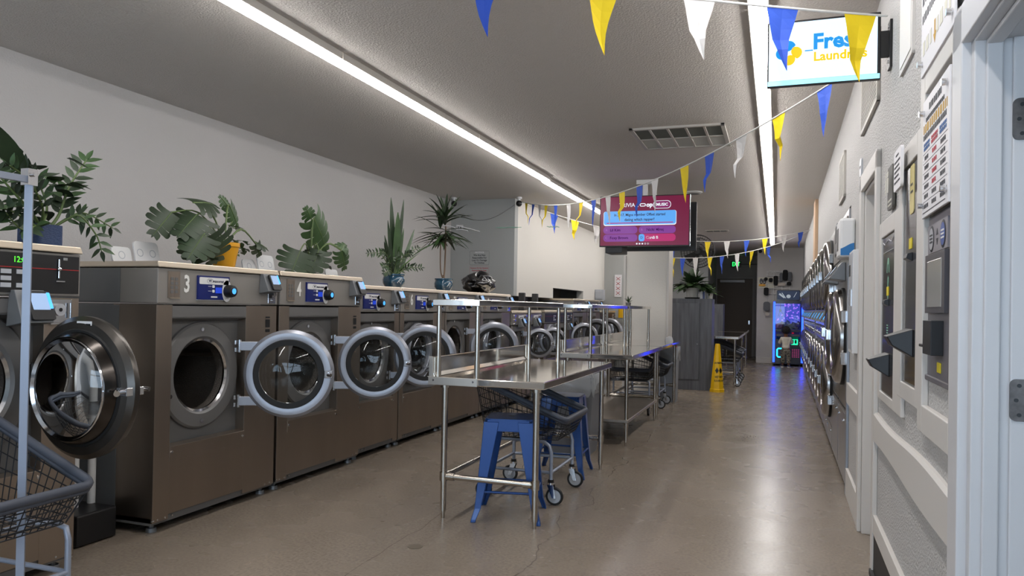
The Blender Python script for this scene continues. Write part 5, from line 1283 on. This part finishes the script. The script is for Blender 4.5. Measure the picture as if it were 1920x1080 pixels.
# ------------------------------------------------------------------ bunting
FB, FY, FW = mat('flag_blue', '#2f57c4', .7), mat('flag_yellow', '#f2d414', .7), mat('flag_white', '#d9d6d4', .7); CORD = mat('white_tape', '#dcdad6', .7)
def bunting(name, label, P0, P1, sag, flags, size=(.155, .33), seed=0):
    P0, P1 = Vector(P0), Vector(P1); t = thing(name, label, 'bunting', P0, 0, 'strings of pennants')
    def pos(u): return P0.lerp(P1, u)-Vector((0, 0, sag*4*u*(1-u)))
    m = MB(CORD); m.tube([pos(i/48)-P0 for i in range(49)], .0065, 5); obj('tape', m, t)
    r_ = random.Random(seed)
    for px, c in flags:
        lo, hi = 0.0, 1.0; inc = proj(pos(1))[0] > proj(pos(0))[0]
        for _ in range(40):
            md = (lo+hi)/2
            if (proj(pos(md))[0] < px) == inc: lo = md
            else: hi = md
        u = (lo+hi)/2; p = pos(u)-P0; d = (P1-P0); d.z = 0; d.normalize(); tw = r_.uniform(-.25, .25); nrm = Vector((-d.y, d.x, 0))
        slope = (pos(min(1, u+.01))-pos(max(0, u-.01))); slope = slope.z/max(1e-6, math.hypot(slope.x, slope.y))
        f = MB({'b': FB, 'y': FY, 'w': FW}[c]); rows = 6; v = []; kink = r_.uniform(-.05, .05); kk = r_.choice((.5, .6, .55))
        for j in range(rows+1):
            s = j/rows; wd = size[0]/2*(1-s)+.001
            off = nrm*(tw*.12*s+(kink if s > kk else kink*s*.3))+d*(.02*math.sin(s*4+seed)*s)
            dd = (d+nrm*tw*s*1.6).normalized()
            for q in (-1, 0, 1): v.append(p+dd*(wd*q)+Vector((0, 0, -size[1]*s+slope*wd*q*(1-s)))+off+nrm*(.012*(1-abs(q))*math.sin(3*s)))
        f.add(v, [(j*3+q, j*3+q+1, j*3+q+4, j*3+q+3) for j in range(rows) for q in (0, 1)], False)
        obj('pennant', f, t)
bunting('pennant_bunting', 'nearest string of blue, yellow and white pennants crossing the logo screen', (-1.95, 3.35, 3.235), (.50, 4.10, 2.93), .03,
        ((912, 'b'), (1131, 'y'), (1311, 'w'), (1467, 'b'), (1613, 'y')), seed=3)
bunting('pennant_bunting', 'long sagging string of pennants from the left corner camera up towards the logo screen', (-3.99, 11.60, 3.19), (.535, 5.0, 3.02), .36,
        ((987, 'y'), (1000, 'b'), (1012, 'w'), (1024, 'y'), (1042, 'b'), (1066, 'w'), (1090, 'y'), (1113, 'b'), (1140, 'w'), (1166, 'y'), (1199, 'b'), (1228, 'w'), (1283, 'y'), (1330, 'b'), (1390, 'w'), (1460, 'y'), (1546, 'b')), seed=8)
bunting('pennant_bunting', 'string of pennants passing behind the trivia screen to the right wall', (-3.98, 11.55, 3.17), (.63, 16.6, 3.16), .42,
        ((1039, 'b'), (1078, 'y'), (1119, 'w'), (1150, 'b'), (1190, 'y'), (1225, 'w'), (1265, 'b'), (1327, 'y'), (1363, 'w'), (1400, 'b'), (1434, 'y'), (1470, 'w'), (1501, 'b')), seed=15)
bunting('pennant_bunting', 'farthest string of pennants hanging across the EXIT sign', (-1.66, 12.77, 2.33), (.635, 17.0, 3.18), .17,
        ((1257, 'y'), (1280, 'b'), (1304, 'w'), (1331, 'y'), (1354, 'b'), (1382, 'w'), (1410, 'y'), (1441, 'b')), seed=22)

# ------------------------------------------------------------------ claw machine, wall rack, child
t = thing('claw_machine', 'claw machine with blue light strips at the end of the aisle', 'claw machine', (.30, 21.72, 0), 0)
DK = mat('cabinet_midnight', '#101426', .3, coat=.4); LB2 = mat('neon_blue', '#1020ff', .3, emit=9, ecol='#1838ff'); LC2 = mat('neon_cyan', '#20e0ff', .3, emit=5, ecol='#20c8ff')
m = MB(DK); m.box(-.38, -.38, .05, .38, .38, .98); m.box(-.38, .30, .98, .38, .38, 1.72)
for sx in (-1, 1):
    for sy in (-.36, .34): m.box(sx*.36-.02, sy-.02, .98, sx*.36+.02, sy+.02, 1.72)
m.box(-.38, -.38, 1.68, .38, .38, 1.76); m.use(BLACK)
for sx in (-.3, .3):
    for sy in (-.3, .3): m.cyl((sx, sy, 0), (sx, sy, .05), .04, n=12)
obj('cabinet', m, t, bevel=.008)
for sx, nmx in ((-1, 'l'), (1, 'r')):
    m = MB(LB2); m.box(sx*.355-.024, -.395, .10, sx*.355+.024, -.38, 1.72); obj('light_strip', m, t)
m = MB(DK); m.prism(rrect(.60, .28, .04), -.08, .08); m.use(mat('header_blue', '#1a2c4c', .3, emit=.15, ecol='#24406c')).prism(rrect(.55, .235, .03), .08, .083)
m.use(mat('header_art', '#b8c4cc', .4, emit=.35, ecol='#b8c4cc'))
for a in (((-.25, .02), (-.22, .06), (-.08, -.06), (-.12, -.08)), ((-.18, .06), (-.16, .07), (-.06, -.08), (-.08, -.08)), ((.12, -.06), (.14, -.05), (.21, .08), (.2, .09))): m.prism(list(a), .083, .0845)
m.prism([(.055*math.cos(2*PI*i/16), -.03+.05*math.sin(2*PI*i/16)) for i in range(16)], .083, .085)
h_ = obj('header', m, t, (0, -.30, 1.90), rot=(PI/2, 0, 0))
m = MB(mat('mosaic_glow', '#5048c0', .4, emit=1.3, ecol='#5a62e8')); r_ = random.Random(2)
m.box(-.32, .29, 1.0, .32, .30, 1.68); m.use(mat('mosaic_violet', '#c080ff', .4, emit=2.2, ecol='#c07cff'))
for i in range(34): x, z = r_.uniform(-.3, .28), r_.uniform(1.2, 1.66); m.box(x, .286, z, x+.035, .29, z+.03)
obj('back_panel', m, t)
m = MB(CHROME); m.tube([(-.2, 0, 1.68), (-.2, 0, 1.52)], .008, 6); m.cyl((-.2, 0, 1.46), (-.2, 0, 1.52), .03)
for k in range(3): a = 2*PI*k/3; m.tube([(-.2+.02*math.cos(a), .02*math.sin(a), 1.46), (-.2+.08*math.cos(a), .08*math.sin(a), 1.40), (-.2+.05*math.cos(a), .05*math.sin(a), 1.32)], .007, 5)
obj('claw', m, t)
m = MB(GLASS); m.box(-.33, -.372, 1.0, .33, -.368, 1.68); obj('glass', m, t)
m = MB(mat('neon_dim', '#1a1f3a', .4)); m.hexa([(-.30, -.56, .80), (.30, -.56, .80), (.30, -.38, .72), (-.30, -.38, .72)], [(-.30, -.54, .86), (.30, -.54, .86), (.30, -.38, .93), (-.30, -.38, .93)])
m.use(BLACK).cyl((-.1, -.47, .88), (-.1, -.47, .97), .01); m.ball((-.1, -.47, .98), .025); m.use(mat('red_button', '#d02030', .3, emit=.6)).cyl((.12, -.47, .88), (.12, -.47, .905), .03)
obj('control_shelf', m, t, bevel=.006)
m = MB(LC2); m.tube([(-.13, -.388, .47), (-.24, -.388, .47), (-.27, -.388, .44), (-.27, -.388, .27), (-.24, -.388, .24), (-.13, -.388, .24)], .016, 6); obj('prize_door_light', m, t)
m = MB(mat('green_screen', '#18c880', .3, emit=2.2, ecol='#22e09a')); m.at(T(.16, -.384, .66) @ FRONT).prism(rrect(.18, .17, .02), 0, .004); m.use(BLACK)
for dx in (-.04, .035): m.prism([(x+dx, y) for x, y in rrect(.05, .10, .015)], .004, .006)
obj('bill_screen', m, t)
m = MB(mat('speaker_pink', '#b03a78', .4, emit=.5, ecol='#c04080'))
for i in range(4):
    for j in range(6): m.at(T(.12+.05*i, -.384, .25+.04*j) @ FRONT).prism(rrect(.032, .018, .005), 0, .003)
obj('speaker_grille', m, t)
PL = ((mat('plush_pink', '#e6a0c8', .9), (-.22, -.05, 1.06), (.10, .11, .09)), (mat('plush_white', '#e4e6ee', .9), (.05, -.10, 1.06), (.13, .1, .08)), (mat('plush_lilac', '#a88fe0', .9), (.22, .02, 1.07), (.10, .1, .09)), (mat('plush_blue', '#8fb4e8', .9), (-.05, .12, 1.08), (.14, .1, .10)))
for i, (mm, c, r) in enumerate(PL):
    m = MB(mm); m.ball((0, 0, 0), r); m.ball((r[0]*.6, -.02, r[2]*.7), r[2]*.65); m.ball((r[0]*.6, 0, r[2]*1.3), r[2]*.25); m.ball((r[0]*.95, 0, r[2]*1.15), r[2]*.22); m.ball((-r[0]*.5, -r[1]*.7, -.03), r[2]*.4)
    tag(obj('plush_toy', m, None, (.30+c[0], 21.72+c[1], c[2]-.0), .4*i), ['pink', 'white', 'lilac', 'pale blue'][i]+' plush toy lying inside the claw machine', 'plush toy', 'prizes in the claw machine')

# white wire rack with hats and socks on the back wall
t = thing('wire_rack', 'white wire rack with dark hats and socks on the far wall above the claw machine', 'rack', (.02, 22.29, 2.35), 0)
m = MB(WHITEP)
for z in (.22, .12, 0, -.12, -.25, -.4): m.tube([(-.30, -.03, z), (.34, -.03, z)], .010, 5)
for x in (-.28, -.1, .12, .32): m.tube([(x, -.03, .26), (x, -.03, -.6)], .009, 5)
for x, z in ((-.2, .24), (0, .22)): m.tube([(x+.06*math.cos(2*PI*i/12), -.06, z-.02+.04*math.sin(2*PI*i/12)) for i in range(12)], .005, 4, True)
obj('grid', m, t)
CL1, CL2, CL3 = mat('cloth_black', '#1a1a1c', .9), mat('cloth_grey', '#6a6d72', .9), mat('cloth_cream', '#cfc6bc', .9)
def cloth(name, label, x, z, w, h, d, mm, cat):
    m = MB(mm); m.prism(rrect(w, h, min(w, h)*.35), -d/2, d/2, True); m.prism([(px*.8, py*.9) for px, py in rrect(w, h, min(w, h)*.35)], -d/2-.02, d/2+.02, True)
    return tag(obj(name, m, None, (x, 22.25-d/2, z), rot=(PI/2, 0, 0)), label, cat, 'clothes on the wire rack')
cloth('hanging_sock', 'large dark sock pair hanging highest on the wire rack', .22, 2.48, .13, .30, .05, CL1, 'socks')
cloth('hanging_sock', 'grey sock pair hanging right of the dark ones on the wire rack', .34, 2.44, .10, .26, .05, CL2, 'socks')
cloth('hanging_sock', 'grey sock pair left of the large dark pair on the wire rack', .11, 2.42, .08, .24, .05, CL2, 'socks')
cloth('hanging_hat', 'black cap hanging at the middle of the wire rack', -.03, 2.33, .12, .26, .08, CL1, 'hat')
cloth('hanging_hat', 'small black cap hanging left on the wire rack', -.16, 2.34, .10, .12, .08, CL1, 'hat')
cloth('hanging_hat', 'square black cap hanging far left on the wire rack', -.29, 2.37, .09, .09, .06, CL1, 'hat')
cloth('hanging_hat', 'black cap low right on the wire rack', .32, 2.24, .12, .10, .08, CL1, 'hat')
cloth('hanging_glove', 'cream gloves low in the middle of the wire rack', .12, 2.22, .22, .09, .05, CL3, 'gloves')
cloth('hanging_glove', 'black and cream glove beside the header of the claw machine', -.28, 2.02, .13, .22, .06, CL1, 'gloves')
cloth('hanging_bag', 'grey bag hanging left of the claw machine', -.26, 1.60, .18, .26, .08, CL2, 'bag')
m = MB(CL3); m.prism(rrect(.10, .10, .03), -.02, .02, True); tag(obj('hanging_tag', m, None, (-.24, 22.22, 1.38), rot=(PI/2, 0, 0)), 'white tag below the grey hanging bag', 'tag')
t = thing('wall_display', 'pale board with two grey hats and a yellow brim on the far wall', 'display', (-.36, 22.29, 2.28), 0)
m = MB(CREAM); m.box(-.14, -.01, -.16, .30, 0, .14); obj('board', m, t); m = MB(CL2)
for dx in (-.06, .03): m.ball((dx, -.03, .03), (.045, .03, .08))
m.use(WHITEP); m.ball((-.05, -.06, .0), .02); m.ball((.03, -.06, .0), .02); obj('hats', m, t); m = MB(POTY); m.prism(rrect(.18, .06, .03), 0, .04); m.M = Matrix(); o_ = obj('brim', m, t, (-.03, -.01, -.08)); o_.rotation_euler = (PI/2, 0, 0)

# the child: one continuous skinned body, clothing as children
SKIN = mat('child_skin', '#7a5238', .5); HAIR = mat('child_hair', '#15110f', .85, bump=(120, 1.0)); SHIRT = mat('child_shirt', '#cfc8bb', .85, bump=(40, .15)); SHOE = mat('child_shoe', '#3a3634', .6)
def camo():
    m = bpy.data.materials.new('camo_cotton'); m.use_nodes = True; nt = m.node_tree; N = nt.nodes; L = nt.links
    tc = N.new('ShaderNodeTexCoord'); n = N.new('ShaderNodeTexNoise'); n.inputs['Scale'].default_value = 26; n.inputs['Detail'].default_value = 2; cr = N.new('ShaderNodeValToRGB'); cr.color_ramp.interpolation = 'CONSTANT'
    e = cr.color_ramp.elements; e[0].color = lin('#3d3b36'); e[1].position = .46; e[1].color = lin('#8f897c'); q = e.new(.56); q.color = lin('#5f5a4e')
    L.new(tc.outputs['Object'], n.inputs[0]); L.new(n.outputs[0], cr.inputs[0]); L.new(cr.outputs[0], N['Principled BSDF'].inputs['Base Color']); N['Principled BSDF'].inputs['Roughness'].default_value = .9; return m
def skin(name, verts, edges, radii, m_, parent, root=0, sub=2, loc=(0, 0, 0)):
    me = bpy.data.meshes.new(name); me.from_pydata([Vector(v) for v in verts], edges, []); me.materials.append(m_)
    o = bpy.data.objects.new(name, me); COL.objects.link(o); o.parent = parent; o.location = loc
    md = o.modifiers.new('skin', 'SKIN'); md.use_smooth_shade = True
    for i, r in enumerate(radii):
        d = me.skin_vertices[0].data[i]; d.radius = (r, r) if not isinstance(r, tuple) else r; d.use_root = (i == root)
    s = o.modifiers.new('sub', 'SUBSURF'); s.levels = sub; s.render_levels = sub
    return o
person = thing('person', 'small child in a cream shirt and camouflage trousers facing the claw machine', 'person', (.245, 20.93, 0), .06)
V_ = []; E_ = []; R_V = []
def jv(p, r, par=None):
    V_.append(p); R_V.append(r)
    if par is not None: E_.append((par, len(V_)-1))
    return len(V_)-1
pel = jv((0, 0, .50), .085); sp = jv((0, .005, .60), .08, pel); ch = jv((0, 0, .70), .088, sp); nk = jv((0, .005, .80), .038, ch); hd0 = jv((0, .01, .86), .07, nk); hd1 = jv((0, .015, .93), .088, hd0); hd2 = jv((0, .01, 1.0), .07, hd1)
for sx in (-1, 1):
    sh = jv((sx*.095, 0, .755), .042, ch); el = jv((sx*.15, .05, .62), .032, sh); wr_ = jv((sx*.10, .17, .66), .022, el); pm = jv((sx*.09, .21, .67), .024, wr_)
    for q in range(4):
        k1 = jv((sx*(.075+.011*q), .245, .672+.002*q), .0075, pm); jv((sx*(.075+.011*q), .262-.003*abs(q-1.5), .660), .0065, k1)
    th = jv((sx*.062, .215, .668), .009, pm); jv((sx*.055, .235, .662), .007, th)
    hp = jv((sx*.06, 0, .46), .066, pel); kn = jv((sx*.07, .01, .26), .046, hp); an = jv((sx*.075, -.005, .07), .034, kn); jv((sx*.08, .06, .03), .03, an)
body = skin('body', V_, E_, R_V, SKIN, person, 0, 1)
sv, se, sr_ = [(0, 0, .46), (0, .0, .55), (0, 0, .65), (0, 0, .74), (0, 0, .79)], [(0, 1), (1, 2), (2, 3), (3, 4)], [(.115, .10), (.11, .095), (.105, .09), (.10, .085), (.05, .05)]
for sx in (-1, 1):
    b = len(sv); sv += [(sx*.10, 0, .75), (sx*.155, .05, .625), (sx*.125, .12, .64)]; se += [(3, b), (b, b+1), (b+1, b+2)]; sr_ += [.058, .047, .04]
skin('shirt', sv, se, sr_, SHIRT, person, 2, 2)
tv, te, trr = [(0, 0, .50), (0, 0, .45)], [(0, 1)], [(.11, .095), (.11, .10)]
for sx in (-1, 1):
    b = len(tv); tv += [(sx*.062, 0, .38), (sx*.07, .01, .24), (sx*.075, 0, .085)]; te += [(1, b), (b, b+1), (b+1, b+2)]; trr += [.08, .066, .056]
skin('trousers', tv, te, trr, camo(), person, 0, 2)
m = MB(HAIR); r_ = random.Random(6)
m.ball((0, .0, .965), (.108, .112, .105), 20, 14)
for q in range(120):
    a = r_.uniform(0, 6.28); e = r_.uniform(-.35, 1.5); d = Vector((math.cos(a)*math.cos(e), math.sin(a)*math.cos(e), math.sin(e)))
    if d.y > .55 and d.z < .35: continue
    m.ball(tuple(Vector((0, 0, .965))+d*.103), .017, 7, 5)
obj('hair', m, person)
m = MB(SKIN); m.ball((0, .105, .915), (.012, .016, .014), 8, 6)
for sx in (-1, 1): m.ball((sx*.088, .01, .915), (.012, .02, .028), 8, 6)
m.use(WHITEP); [m.ball((sx*.034, .092, .935), .011, 8, 6) for sx in (-1, 1)]; m.use(BLACK); [m.ball((sx*.034, .101, .935), .006, 8, 6) for sx in (-1, 1)]; m.use(mat('child_lips', '#6a3a34', .5)); m.ball((0, .094, .882), (.022, .008, .006), 8, 6)
obj('face', m, person)
for sx in (-1, 1):
    m = MB(SHOE); m.ball((sx*.082, .03, .036), (.042, .085, .036), 14, 8); m.use(WHITEP); m.prism([(sx*.082+.046*math.cos(2*PI*i/16), .03+.09*math.sin(2*PI*i/16)) for i in range(16)], 0, .018); obj('shoe', m, person)
